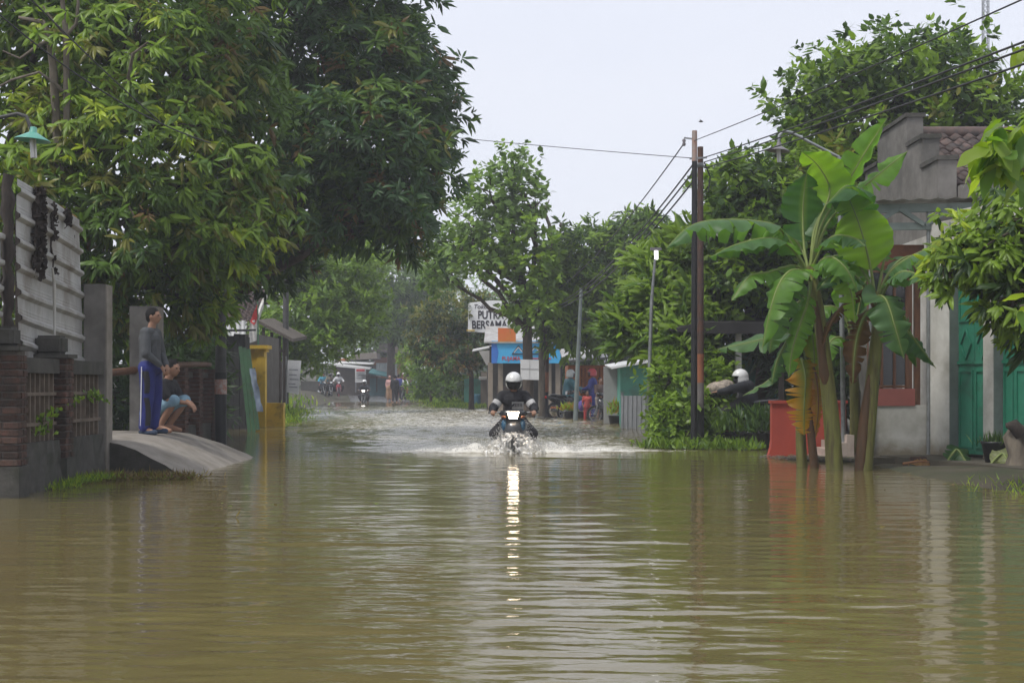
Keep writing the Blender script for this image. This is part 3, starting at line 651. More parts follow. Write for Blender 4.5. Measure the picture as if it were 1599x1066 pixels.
MB().box((-5.6, 21.2, 1.2), (-5.33, 26.3, 1.3)).build('top_beam', CONC_D, ft)
b = MB(); b.tube([(-5.75, 18.2, 1.18), (-5.5, 20.4, 1.28), (-5.22, 21.3, 1.37), (-5.25, 23.5, 1.42), (-5.38, 25.3, 1.44)], [.05, .055, .05, .05, .045], 7)
b.build('timber_log', WOOD, label='long reddish brown log laid along the fence top', cat='log')
tag(b0 and ft, None)

# street pole with an orange notice, left
up = thing('utility_pole', 'black based utility pole with orange notice beside the left fence', 'utility pole', (-5.12, 25, -.2))
MB().tube([(-5.12, 25, -.2), (-5.12, 25, 1.3)], .105, 12).build('black_base', BLACKM, up)
MB().tube([(-5.12, 25, 1.3), (-5.10, 25, 4.4), (-5.08, 25, 7.2)], [.098, .085, .07], 12).build('shaft', M('dark_pole', (.07, .068, .065), (.04, .04, .04), .6, 6), up)
MB().tube([(-5.12, 25, .92), (-5.12, 25, 1.18)], .109, 12).build('notice', M('paper_notice', (.34, .13, .09), (.4, .36, .33), .8, 16), up)

# dark shed, green leaning board, yellow gate pillar
sh = thing('dark_shed', 'black boarded shed wall behind the left utility pole', 'shed', (-7.3, 35.4, 0))
for i in range(8):
    MB().box((-7.72 + .145 * i, 35.0 + .01 * (i % 2), -.1), (-7.72 + .145 * i + .138, 35.05 + .01 * (i % 2), 2.32 + .03 * math.sin(i * 2.2))).build('plank', M('sooty_board', (.035, .036, .036), (.018, .018, .018), .85, 6, .3, 40, stretch=(3, 3, .3)), sh)
MB().box((-9.4, 35.08, -.1), (-6.62, 35.9, 2.28)).build('wall_body', MATS['sooty_board'], sh)
MB().prism([(-9.6, 34.85, 2.37), (-6.5, 34.85, 2.39), (-6.5, 36.1, 2.45), (-9.6, 36.1, 2.43)], (0, 0, .05)).build('roof', MATS['sooty_board'], sh)
gb = thing('leaning_board', 'green painted wooden board leaning out beside the yellow pillar', 'board', (-5.7, 32, -.1))
GREENP = M('green_paint', (.035, .11, .045), (.025, .075, .035), .6, 5, .15, 50, (.05, .05, .04), 3, .4)
for i in range(3):
    a = P(376 + 6.2 * i, 541 + i * 2, 33.4); c = P(391 + 6.2 * i, 679 - i * 4, 33)
    MB().bar(c, a, .088, .03).build('plank', GREENP, gb)
MB().bar(P(380, 580, 33.5), P(399, 575, 33.5), .05, .03).build('batten', GREENP, gb)
b = MB(); r_ = random.Random(2); vs = []
for i in range(10):
    for j in range(4): vs.append(P(389 + j * 3.2 + i * 1.4 + r_.uniform(-1, 1), 575 + i * 7.5, 32.9) + Vector((0, r_.uniform(-.04, .04), 0)))
b.add(vs, [(i * 4 + j, i * 4 + j + 1, (i + 1) * 4 + j + 1, (i + 1) * 4 + j) for i in range(9) for j in range(3)], True)
o = b.build('hung_cloth', M('pale_blue_cloth', (.30, .36, .45), (.2, .25, .36), .9, 9), label='rag of pale blue plastic draped down the green board', cat='cloth')
YEL = M('yellow_paint', (.66, .44, .045), (.56, .37, .04), .65, 3, .12, 60, (.14, .09, .03), 2.4, .35)
D = 36.5; x0, x1 = P(386, 0, D).x, P(413, 0, D).x
yp = thing('gate_pillar', 'bright yellow gate pillar with stepped cornice', 'pillar', ((x0 + x1) / 2, D, 0))
MB().box((x0, D, -.1), (x1, D + .42, 1.95)).build('shaft', YEL, yp)
b = MB(); b.box((x0 - .05, D - .05, 1.93), (x1 + .05, D + .47, 2.01)); b.box((x0 - .11, D - .11, 2.008), (x1 + .11, D + .53, 2.10)); b.build('cornice', YEL, yp)
MB().box((x0 + .26, D - .03, -.1), (x1 + .03, D + .2, 1.80)).build('pilaster', YEL, yp)
yw = thing('low_wall', 'low yellow wall stub beside the yellow pillar', 'wall', (P(428, 0, 37).x, 37, 0))
MB().box((P(411, 0, 37).x + .06, 36.7, -.1), (P(446, 0, 37).x, 37.0, .62)).build('wall_body', YEL, yw)

# house with tiled roof and lean-to behind the yellow pillar
TILE = M('roof_tile', (.10, .062, .05), (.055, .043, .04), .7, 9, .3, 60, (.022, .022, .022), 3, .6, rand=.4)
hs = thing('village_house', 'small house with clay tiles showing behind the flag', 'house', (-8.2, 43, 0))
MB().box((-10.4, 42.6, 0), (-7.62, 46.5, 2.6)).build('wall', M('dim_plaster', (.13, .12, .105), (.09, .08, .07), .9, 3), hs)
def tiled(p00, p10, p01, nx, ny, mat, parent, name='tile', joined=True):
    p00, p10, p01 = map(Vector, (p00, p10, p01)); ux = (p10 - p00) / nx; uy = (p01 - p00) / ny; n = ux.cross(uy).normalized()
    tv = []; K = 5
    for r in range(2):
        for i in range(K + 1):
            s = i / K; h = .035 * math.sin(s * 6.283) * (1) + (.03 if r == 0 else .0)
            tv.append((s * 1.05, r * 1.12, h))
    fs = [(i, i + 1, K + 2 + i, K + 1 + i) for i in range(K)] 
    fs += [(i + 1, i, i + 2 * (K + 1), i + 1 + 2 * (K + 1)) for i in range(K)]
    tv += [(a, b_, h - .03) for (a, b_, h) in tv[:K + 1]]
    r_ = random.Random(3)
    if joined:
        b = MB()
        for j in range(ny):
            for i in range(nx):
                b.add([p00 + ux * (i + q[0]) + uy * (j + q[1]) + n * (q[2] + .002 * (i % 2)) for q in tv], fs, True)
        return b.build('roof_tiles', mat, parent, kind='stuff')
    off = root_of(parent).location
    me = bpy.data.meshes.new(name); me.from_pydata([tuple(ux * q[0] + uy * q[1] + n * q[2]) for q in tv], [], fs)
    me.polygons.foreach_set('use_smooth', [True] * len(fs)); me.materials.append(mat)
    for j in range(ny):
        for i in range(nx):
            q = p00 + ux * i + uy * j + n * (.002 * (i % 2) + r_.uniform(-.004, .006)) - off
            obj(name, me, parent=parent, loc=q, rot=(r_.uniform(-.012, .012), r_.uniform(-.012, .012), 0))
tiled((-9.6, 42.0, 2.95), (-7.55, 42.0, 2.95), (-9.6, 44.2, 4.1), 14, 12, TILE, hs)
b = corrugated('', '', (-8.75, 41.2), (-7.72, 41.2), 2.48, 2.95, .14, .03, WHITE, vertical=True, prof='wave'); b.build('awning_sheet', WHITE_C, hs)
MB().bar((-7.58, 42.0, 2.9), (-7.58, 44.2, 4.05), .07, .16).build('barge_board', WHITE, hs)
fl = thing('flag', 'small red and white flag drooping on a thin pole', 'flag', (-7.55, 41, 0))
MB().tube([P(405, 640, 41), P(403, 470, 41)], .02, 6).build('flag_pole', M('green_pole', (.08, .2, .12)), fl)
FLR = M('red_cloth', (.42, .03, .03)); FLW = M('white_cloth', (.68, .66, .64))
def cloth(pa, pb, pc, pd, n, mat, name, parent, amp=.03):
    b = MB(); vs = []
    for i in range(n + 1):
        for j in range(n + 1):
            s, q = i / n, j / n; p = (Vector(pa).lerp(Vector(pb), q)).lerp(Vector(pd).lerp(Vector(pc), q), s); p.y += amp * math.sin(q * 9 + s * 3); vs.append(p)
    b.add(vs, [(i * (n + 1) + j, i * (n + 1) + j + 1, (i + 1) * (n + 1) + j + 1, (i + 1) * (n + 1) + j) for i in range(n) for j in range(n)], True)
    return b.build(name, mat, parent)
cloth(P(402.5, 474, 40.97), P(391, 502, 40.9), P(398, 508, 40.9), P(402.5, 498, 40.97), 6, FLR, 'red_band', fl)
cloth(P(402.5, 498, 40.96), P(391, 502, 40.9), P(389, 536, 40.9), P(401, 532, 40.96), 6, FLW, 'white_band', fl)

lt = thing('lean_to', 'weathered timber lean-to roof on posts beside the small house', 'shed', (-8, 47.5, 0))
D = 47
b = MB(); b.prism([P(402, 499, D), P(404, 505, D), P(458, 534, D), P(458, 529, D)], (0, 3.2, .2)); b.build('roof', M('old_thatch', (.12, .10, .08), (.07, .06, .05), .95, 9, .5, 40), lt)
for px in (412, 425, 437, 445): MB().bar(P(px, 632, D + .3), P(px, 512 + (px - 412) * .5, D + .3), .09).build('post', WOOD_D, lt)
MB().bar(P(406, 548, D + .3), P(446, 548, D + .3), .07).build('beam', WOOD_D, lt)
MB().box((P(404, 0, 50).x, 49.8, 0), (P(444, 0, 50).x, 50.1, 1.9)).build('back_wall', M('dim_boards', (.09, .075, .065), (.05, .04, .036), .9, 7), lt)
bs = thing('banner', 'tall white cloth banner with grey lines hung on a post', 'banner', P(459, 615, 45))
cloth(P(450, 562, 45), P(471, 563, 45), P(467, 616, 44.8), P(448, 612, 44.9), 6, M('banner_cloth', (.66, .66, .66), (.58, .58, .58), .8, 3), 'cloth', bs, .015)
for i, (a, c, h) in enumerate(((452, 466, 577), (452, 464, 585), (453, 467, 592), (451, 462, 599), (452, 465, 604))):
    MB().bar(P(a, h, 44.78), P(c, h + .5, 44.78), .004, .035).build('print_line', M('grey_print', (.3, .31, .33)), bs)
MB().tube([P(447.5, 630, 45.1), P(447.5, 556, 45.1)], .025, 6).build('post', STEEL, bs)
gp = thing('utility_pole', 'slim dark pole rising through the trees behind the banner', 'utility pole', P(447, 620, 49))
MB().tube([P(446, 630, 49), P(447, 470, 49), P(448, 380, 49)], [.12, .1, .08], 8).build('shaft', MATS['dark_pole'], gp)

# left lamp on a bent arm
def shade_lamp(label, tip, arm_pts, pole_pts, col, D, s=1.0, lit=False, name='street_lamp'):
    t = thing(name, label, 'street lamp', pole_pts[0])
    MB().tube(pole_pts, .03 * s, 8).build('pole', STEEL, t)
    MB().tube(arm_pts, .018 * s, 8).build('arm', MATS['dark_pole'] if not lit else STEEL, t)
    MB().lathe([(.012, .10), (.03, .095), (.035, .05), (.06, .035), (.16, -.02), (.165, -.03), (.155, -.024), (.05, .02), (.01, .03)], tip, 20, (.08, 0, 1)).build('shade', col, t)
    bl = MB()
    for k in range(4): bl.tube([Vector(tip) + Vector((.018 * math.cos(k * 1.57), .018 * math.sin(k * 1.57), 0)), Vector(tip) + Vector((.018 * math.cos(k * 1.57) + .01, .018 * math.sin(k * 1.57), -.19))], .013, 6)
    bl.build('bulb', M('bulb_glass', (.62, .62, .6), (.5, .5, .5), .25), t)
    return t
SHADE_G = M('green_enamel', (.12, .36, .28), (.10, .30, .24), .3, 5)
SHADE_D = M('grey_enamel', (.20, .185, .20), (.15, .14, .15), .4, 5)
D = 13.2
shade_lamp('green enamel lamp shade with bare bulb on a bent arm above the zinc fence', P(52, 215, D), [P(-60, 196, D), P(0, 184, D), P(28, 178, D), P(42, 182, D), P(47, 196, D), P(51, 206, D)], [P(-60, 640, D), P(-60, 196, D)], SHADE_G, D)

# litter and grass at the foot of the left fence
def tufts(name, label, cat, pts, n, ln, wd, pal, seed, kind='stuff', spread=.12, flat=0):
    rs = np.random.RandomState(seed); pts = np.array(pts); i = rs.randint(0, len(pts) - 1, n); q = rs.rand(n, 1)
    p = pts[i] * (1 - q) + pts[i + 1] * q + rs.normal(0, 1, (n, 3)) * np.array([spread, spread, .01])
    d = rs.normal(0, .45, (n, 3)); d[:, 2] = np.abs(d[:, 2]) * (flat if flat < 1 else .04) + (1 - flat) * (.8 + .3 * rs.rand(n))
    nr = rs.normal(0, 1, (n, 3)); nr[:, 2] += (1.2 if flat < 1 else 6) * flat
    c = pick_cols(n, pal, rs) * (1 + .2 * rs.normal(0, 1, (n, 1))).clip(.4, 1.6)
    v, f, cc = leaf_geo(p, d, nr, ln * (.5 + rs.rand(n)), np.full(n, wd), c, T_DIA)
    return obj(name, np_mesh(name, v, f, cc, True, LEAF), label=label, cat=cat if kind != 'stuff' else None, kind=kind)
STRAW = (.22, .17, .08); DRYB = (.12, .075, .04)
tufts('grass', 'grass at the foot of the brick fence', 'grass', [(-4.72, 14.6, .0), (-4.7, 15.4, .03), (-4.6, 16.1, .03)], 900, .075, .009, [(G_LT, 4), (G_YG, 2), (G_MD, 3)], 31, spread=.1)
tufts('flood_litter', 'washed up straw and dead leaves along the ramp foot', 'litter', [(-4.85, 16.1, .01), (-4.5, 16.4, .02), (-4.1, 16.45, .01), (-3.75, 16.5, .005)], 1900, .085, .014, [(STRAW, 5), (DRYB, 4), (G_OL, 2), (G_LT, .8)], 32, spread=.14, flat=.9)
tufts('grass', 'grass verge beyond the yellow wall', 'grass', [(-7.0, 38.5, .03), (-7.4, 41, .08), (-7.8, 45, .12), (-8.4, 50, .12), (-9.4, 56, .1)], 9000, .12, .03, [(G_LT, 6), (G_YG, 2), (G_MD, 3)], 33, spread=.55)
tufts('weeds', 'tall weeds behind the yellow wall', 'weeds', [(-8.0, 41, .1), (-8.8, 45, .1), (-9.6, 50, .1)], 2600, .36, .07, [(G_LT, 4), (G_MD, 3), (G_YG, 1)], 34, spread=.6)
tufts('weeds', 'weeds along the far left roadside', 'weeds', [(-10.8, 58, .1), (-12.2, 66, .12), (-14.0, 78, .2), (-15.6, 90, .3)], 4000, .3, .1, [(G_LT, 4), (G_MD, 4), (G_YG, 1)], 38, spread=.9)
tufts('grass', 'grass on the far right verge', 'grass', [(-2.2, 66, .0), (-2.9, 71, .12), (-3.6, 76, .15), (-4.6, 84, .25)], 5000, .16, .05, [(G_LT, 4), (G_YG, 2), (G_MD, 3)], 35, spread=.6)
tufts('floating_weeds', 'pond weeds floating by the near right verge', 'weeds', [(5.0, 13.7, .0), (5.6, 14.2, .0), (5.3, 15.6, 0)], 260, .11, .012, [(G_LT, 4), (G_YG, 2)], 36, spread=.25, flat=.4)
tufts('wall_creeper', 'small creeper growing on the concrete bars', 'plant', [(-4.83, 14.55, .55), (-4.82, 14.7, .75), (-4.86, 16.4, .98), (-4.84, 16.6, .85)], 160, .07, .045, [(G_LT, 3), (G_MD, 3)], 37, kind=None, spread=.06, flat=.5)
tufts('floating_leaves', 'fallen leaves and twigs drifting on the flood', 'leaves', [(-4.2, 13.5, .008), (-3.0, 15.5, .008), (-2.5, 12, .008), (1.8, 11, .008), (3.0, 14.5, .008), (4.4, 16.8, .008), (3.9, 12.5, .008), (4.9, 17.6, .008)], 130, .07, .025, [(STRAW, 4), (DRYB, 4), (G_LT, 2)], 39, spread=.5, flat=1)
# ================================================================== RIGHT SIDE: shop house, terrace, walls
GREEN_D = M('green_door_paint', (.028, .20, .125), (.022, .165, .10), .45, 4, .05, 60, (.03, .09, .06), 3, .3)
REDW = M('red_wall_paint', (.40, .065, .04), (.33, .05, .033), .7, 3, .12, 60, (.2, .05, .035), 2, .3)
A = Vector((5.80, 19.72, 0)); dirv = Vector((.272, -.962, 0)); nout = Vector((-.962, -.272, 0))   # facade of the shop runs towards the viewer
mrot = Matrix((dirv, -nout, Vector((0, 0, 1)))).transposed()
sh = thing('shop_house', 'white shop house with tall green folding doors', 'house', (6.6, 17.5, 0))
def fac(s, dep, z): return A + dirv * s - nout * dep + Vector((0, 0, z))
def facbox(b, s0, s1, d0, d1, z0, z1):
    return b.obox(fac((s0 + s1) / 2, (d0 + d1) / 2, (z0 + z1) / 2), (s1 - s0, d1 - d0, z1 - z0), mrot)
cols = [(0, .46), (1.24, 1.46), (2.52, 2.8), (3.9, 4.2)]
for a, c in cols:
    facbox(MB(), a, c, 0, .30, .12, 3.3).build('column', WHITE, sh)
    facbox(MB(), c + .0, c + .012, .004, .28, .14, 3.28).build('shaded_reveal', GREYG, sh)  # column side turned from the light: its shade put into the colour
facbox(MB(), 0, 4.2, .02, .3, 2.72, 3.32).build('lintel', WHITE, sh)
facbox(MB(), -.0, 5, .34, 4.5, .12, 3.5).build('wall', WHITE, sh)
# folding door leaves with raised stiles, long panels and a diamond
def door_leaf(s0, s1):
    p = facbox(MB(), s0 + .004, s1 - .004, .135, .162, .16, 2.7).build('door_leaf', GREEN_D, sh)
    w = s1 - s0; m = (s0 + s1) / 2
    for (z0, z1) in ((.24, 1.28), (1.93, 2.6)):
        b = MB()
        for (a, c, e, f) in ((s0 + .03, s0 + .055, z0, z1), (s1 - .055, s1 - .03, z0, z1), (s0 + .056, s1 - .056, z0, z0 + .025), (s0 + .056, s1 - .056, z1 - .025, z1)): facbox(b, a, c, .115, .136, e, f)
        b.build('raised_panel', GREEN_D, p)
    facbox(MB(), s0 + .004, s1 - .004, .11, .136, 1.36, 1.40).build('rail', GREEN_D, p)
    b = MB(); c0 = 1.63; pts = [(m, c0 + .2), (m + w * .32, c0), (m, c0 - .2), (m - w * .32, c0)]
    for i in range(4):
        (a1, z1), (a2, z2) = pts[i], pts[(i + 1) % 4]; b.bar(fac(a1, .12, z1), fac(a2, .12, z2), .022, .02)
    b.build('diamond', GREEN_D, p)
for base, nl, wl in ((.475, 2, .378), (1.475, 4, .258), (2.815, 4, .268)):
    for k in range(nl): door_leaf(base + wl * k, base + wl * (k + 1))
facbox(MB(), -.05, 5, -.75, .33, -.3, .115).build('porch_step', CONC, sh)
# terrace left of the shop
tr = thing('house_terrace', 'terrace with white parapet, red panel and brown window frames', 'terrace', (5.4, 20.6, 0))
MB().box((4.86, 19.2, -.3), (6.9, 23.6, .10)).build('floor_slab', CONC, tr)
MB().box((5.03, 19.78, .101), (5.795, 19.9, .80)).build('parapet', WHITE, tr)
MB().box((5.0, 19.765, .79), (5.60, 19.91, 1.03)).build('red_panel', M('coral_panel', (.32, .10, .085), (.27, .085, .07), .6, 4), tr)
b = MB()
for x, w in ((5.03, .05), (5.2, .035), (5.38, .035), (5.58, .09), (5.70, .08)): b = MB(); b.box((x - w / 2, 19.99, .80), (x + w / 2, 20.06, 2.72)); b.build('window_post', WOOD, tr)
MB().box((5.0, 19.985, 2.66), (5.795, 20.07, 2.76)).build('window_head', WOOD, tr)
MB().box((5.0, 19.98, 1.04), (5.6, 20.06, 1.075)).build('window_sill', WOOD, tr)
MB().box((4.95, 20.0, 2.765), (5.795, 20.05, 3.05)).build('wood_fascia', M('orange_wood', (.24, .085, .04), (.16, .06, .03), .6, 6), tr)
glass = M('dark_glass', (.02, .024, .024), (.014, .016, .016), .08, 4, spec=.6)
for k, (xa, xb) in enumerate(((5.055, 5.182), (5.218, 5.362), (5.398, 5.535))): MB().box((xa, 20.02, 1.08), (xb, 20.03, 2.655)).build('pane', glass, tr)
MB().box((6.45, 20.1, .1), (6.6, 23.5, 3.4)).build('back_wall', WHITE, tr)
# steel canopy over the terrace
cn = thing('steel_canopy', 'grey green steel truss canopy above the terrace', 'canopy', (5.6, 20, 3.1))
z = 3.27
MB().bar((4.95, 19.72, z), (8.4, 19.72, z + .04), .06, .10).build('chord', GREYG, cn)
MB().bar((4.95, 19.72, z + .25), (8.4, 19.72, z + .31), .06, .12).build('chord', GREYG, cn)
for k in range(5):
    xa = 5.0 + .72 * k
    MB().bar((xa, 19.70, z + .03), (xa + .36, 19.70, z + .25), .055, .06).build('brace', GREYG, cn)
    MB().bar((xa + .36, 19.69, z + .25), (xa + .70, 19.69, z + .03), .055, .06).build('brace', GREYG, cn)
b = MB()
pA, pB, pC, pD = Vector((4.86, 19.55, z + .34)), Vector((8.6, 19.55, z + .46)), Vector((8.6, 21.5, z + .50)), Vector((4.86, 21.5, z + .40))
vs = []; n = 60
for i in range(n + 1):
    for q in (0, 1):
        p = (pA.lerp(pB, i / n)).lerp(pD.lerp(pC, i / n), q); p.z += .014 * math.cos(i * 1.57); vs.append(p)
b.add(vs, [(2 * i, 2 * i + 2, 2 * i + 3, 2 * i + 1) for i in range(n)], True); b.build('roof_sheet', ZINC, cn)
for x in (4.98, 5.78): MB().tube([(x, 19.74, .1), (x, 19.74, z + .3)], .028, 8).build('post', STEEL, cn)
# gable house behind with stepped parapet and clay tiles
gh = thing('gable_house', 'grey stepped gable house with brown clay roof tiles', 'house', (7.5, 24, 0))
def step(y0, y1, zt, k):
    MB().box((6.52 + .004 * k, y0, 3.2), (6.80 - .003 * k, y1, zt)).build('gable_step', CONC, gh)
    MB().box((6.49, y0 - .03, zt + .001), (6.83, y1 + .03 - .061 * (k > 0), zt + .07)).build('coping', CONC_D, gh)
step(21.75, 22.62, 4.52, 0); step(22.621, 23.5, 5.0, 1); step(23.501, 25.4, 5.5, 2); step(25.401, 26.3, 5.0, 3); step(26.301, 27.2, 4.5, 4)
MB().box((6.56, 21.8, 0), (10.5, 27.1, 3.9)).build('wall', CONC, gh)
tiled((6.84, 21.9, 4.15), (9.34, 21.9, 4.15), (6.84, 24.35, 5.36), 11, 9, TILE, gh, joined=False)
tiled((9.34, 26.9, 4.15), (6.84, 26.9, 4.15), (9.34, 24.45, 5.36), 10, 9, TILE, gh)
MB().tube([(6.84, 24.4, 5.40), (9.4, 24.4, 5.40)], .11, 8).build('ridge_cap', TILE, gh)
MB().prism([(6.82, 21.62, 3.75), (10.5, 21.62, 3.95), (10.5, 21.62, 4.45), (6.82, 21.62, 4.12)], (0, .14, 0)).build('eave_beam', CONC, gh)

# red wall with flared foot and the tiled steps
rw_ = thing('red_wall', 'low red painted wall with flared foot behind the banana stems', 'wall', (4.4, 21.5, -.3))
prof = []
for i in range(9):
    q = i / 8; zz = .80 * (1 - q) - .1 * q; prof.append((3.93 - .10 * max(0, (q - .55) / .45) ** 2.2, 21.5, zz))
poly = prof + [(5.05, 21.5, -.1), (5.05, 21.5, .80)]
MB().prism(poly, (0, .16, 0)).build('wall_body', REDW, rw_)
MB().box((3.91, 21.47, .802), (5.07, 21.69, .845)).build('coping', REDW, rw_)
MB().box((4.9, 21.7, -.1), (5.05, 23.4, .78)).build('return_wall', REDW, rw_)
st = thing('entry_steps', 'pinkish tiled steps leading up to the terrace', 'steps', (4.75, 20.6, -.2))
STEPM = M('pink_tile', (.46, .38, .33), (.38, .31, .27), .5, 5, 0, 60, (.25, .2, .17), 3, .3)
for i in range(4): MB().box((4.46 + .1 * i, 20.2, -.2), (4.56 + .1 * i - .002 + .002 * (i == 3), 21.45, .04 + .11 * i)).build('step', STEPM, st)
ga = tufts('gravel_heap', 'gravel heap by the red wall', 'gravel', [(4.0, 20.9, .02), (4.4, 20.4, .05), (4.8, 20.0, .05)], 2200, .05, .04, [((.2, .195, .19), 3), ((.13, .13, .13), 3)], 41, spread=.2, flat=1)
b = MB(); vs = []; rs = np.random.RandomState(4)
for i in range(13):
    for j in range(9):
        q = i / 12; s = (j - 4) / 4; vs.append((3.95 + .95 * q + rs.normal(0, .01), 20.9 - .9 * q + s * .38, -.04 + .10 * (1 - s * s) * math.sin(math.pi * (.1 + .8 * q)) + rs.normal(0, .006)))
b.add(vs, [(i * 9 + j, i * 9 + j + 1, (i + 1) * 9 + j + 1, (i + 1) * 9 + j) for i in range(12) for j in range(8)], True)
b.build('gravel_bed', M('gravel', (.17, .165, .16), (.09, .09, .088), .9, 40, .8, 90), kind='stuff')

# lamp over the bananas
D = 20.4
shade_lamp('dark enamel lamp shade with bare bulb on a long grey arm above the banana plants', P(1216, 233, D), [P(1311, 246, D), P(1270, 225, D), P(1236, 207, D), P(1224, 205, D), P(1217, 212, D), P(1216, 226, D)], [P(1318, 712, D), P(1311, 246, D)], SHADE_D, D, 1.2, lit=True)

# utility poles with rusted and black sections
D = 24.3; x = P(1086, 0, D).x
RUST = M('rusty_pole', (.09, .045, .03), (.05, .035, .03), .7, 7, .15, 50, (.2, .07, .03), 1.5, .4)
ORANGE_R = M('orange_rust', (.28, .10, .045), (.2, .075, .04), .8, 8); GREYP = M('grey_primer', (.17, .15, .145), (.12, .11, .105), .8, 6)
up1 = thing('utility_pole', 'tall slim black utility pole with insulator arm at the flooded verge', 'utility pole', (x - .02, D, -.2))
a = P(1084, 700, D)
MB().tube([(a.x, D, -.25), (a.x + .01, D, 4.9)], [.058, .046], 12).build('shaft', BLACKM, up1)
MB().tube([(a.x + .01, D, 4.9), (a.x + .01, D, 5.42)], [.047, .045], 12).build('rusty_top', M('pale_rust', (.36, .2, .15), (.3, .27, .25), .7, 8), up1)
b = MB(); b.bar((a.x - .02, D, 5.28), (a.x - .17, D, 5.30), .025); b.build('insulator_arm', STEEL, up1)
MB().lathe([(.02, .06), (.035, .03), (.02, .0), (.035, -.03), (.02, -.06)], (a.x - .17, D, 5.22), 10).build('insulator', SHADE_D, up1)
up2 = thing('utility_pole', 'shorter rusty utility pole standing just behind the black one', 'utility pole', (a.x + .15, D + .45, -.2))
bx_ = a.x + .17; D2 = D + .45
MB().tube([(bx_, D2, -.25), (bx_, D2, .68)], .064, 12).build('black_base', BLACKM, up2)
MB().tube([(bx_, D2, .68), (bx_, D2, 1.12)], .063, 12).build('primer_band', GREYP, up2)
MB().tube([(bx_, D2, 1.12), (bx_, D2, 1.62)], .062, 12).build('orange_band', ORANGE_R, up2)
MB().tube([(bx_, D2, 1.62), (bx_, D2, 5.22)], [.061, .05], 12).build('shaft', RUST, up2)
MB().lathe([(.052, -.04), (.06, -.04), (.06, .04), (.052, .04)], (bx_, D2, 4.9), 12).build('collar', STEEL, up2)
MB().bar((bx_ - .2, D2 - .09, 5.0), (bx_ + .1, D2 - .09, 5.02), .03).build('bracket', STEEL, up2)
MB().tube([(bx_ + .07, D2, 4.95), (bx_ + .17, D2, 4.7), (bx_ + .14, D2, 4.45), (bx_ + .06, D2, 4.42)], .012, 6).build('cable_loop', BLACKM, up2)

# wires
WIRE = M('wire_sheath', (.05, .05, .055), (.035, .035, .04), .6, 4)
def wire(label, a, b, sag, r=.007, n=26, name='wire', group=None):
    a = Vector(a); b = Vector(b); pts = []
    for i in range(n + 1):
        q = i / n; p = a.lerp(b, q); p.z -= sag * 4 * q * (1 - q); pts.append(p)
    return MB().tube(pts, r, 5).build(name, WIRE, label=label, cat='wire', group=group)
top1 = Vector((a.x, D, 5.25)); top2 = Vector((bx_ + .05, D2 - .1, 5.0))
wire('highest single wire running from the black pole to the top right', top1, P(1640, -20, 9.5), .03)
for k, (yy1, dz) in enumerate(((50, .02), (62, -.06), (86, -.16))):
    lab = ['upper cable of the bundle running right from the rusty pole', 'middle cable of the bundle running right from the rusty pole', 'lowest cable of the bundle running right from the rusty pole'][k]
    wire(lab, top2 + Vector((0, 0, dz)), P(1640, yy1, 9.5), .03, .0095)
NP = P(858, 480, 49)
wire('thin wire from the insulator to the far pole', Vector((a.x - .17, D, 5.2)), P(858, 472, 49) + Vector((0, 0, .3)), .35, .012)
for k, dz in enumerate((.0, -.13, -.3)):
    wire(['top', 'middle', 'bottom'][k] + ' cable of the bundle running from the rusty pole towards the teak tree', Vector((bx_ - .1, D2, 4.95 + dz)), P(858, 478 + 4 * k, 49), .45, .016)
wire('faint thin wire crossing the sky from the dark mango tree to the pole', P(640, 208, 34), Vector((a.x, D, 4.95)), .02, .007)
wire('slack wire drooping through the left mango leaves', P(-60, -30, 15), P(330, 224, 18.5), .22, .009)
wire('straight wire cutting across the upper left mango leaves', P(20, -30, 14.5), P(250, 190, 19.5), .03, .009)

# small lit lamp on a slim pole
D = 26.6; lp = thing('street_lamp', 'slim grey lamp post with small lit white lamp', 'street lamp', P(1012, 640, D))
MB().tube([P(1012, 655, D), P(1018, 470, D), P(1024, 398, D)], [.036, .032, .024], 8).build('pole', STEEL, lp)
MB().box(tuple(P(1016, 391, D) - Vector((0, .06, 0))), tuple(P(1033, 387, D) + Vector((0, .06, 0)))).build('cap', SHADE_D, lp)
MB().tube([P(1025, 405, D), P(1025, 392, D)], .036, 10).build('lit_bulb', emit('lamp_light', (1, 1, 1), 2.2), lp)

# dark canopy shack and teal wall behind the utility poles
D = 26.5; sk = thing('canopy_shack', 'dark flat canopy on posts before a teal wall', 'shack', (P(1140, 0, D).x, D, 0))
b = MB(); b.prism([P(1048, 517, D), P(1100, 521, D), P(1225, 521, D), P(1222, 504, D), P(1098, 503, D), P(1048, 514, D)], (0, 2.6, .25)); b.build('roof', M('tarred_board', (.03, .028, .028), (.018, .017, .017), .8, 5, .3, 40), sk)
for px, w in ((1153, .11), (1220, .09), (1064, .08)): MB().bar(P(px, 680, D + .3), P(px, 518, D + .3), w).build('post', WHITE if px == 1153 else WOOD_D, sk)
MB().box((P(1080, 0, 30).x, 29.6, 0), (P(1230, 0, 30).x, 29.8, 1.75)).build('wall', M('teal_paint', (.10, .34, .26), (.08, .27, .21), .7, 2, .1, 50, (.1, .16, .12), 2, .5), sk)
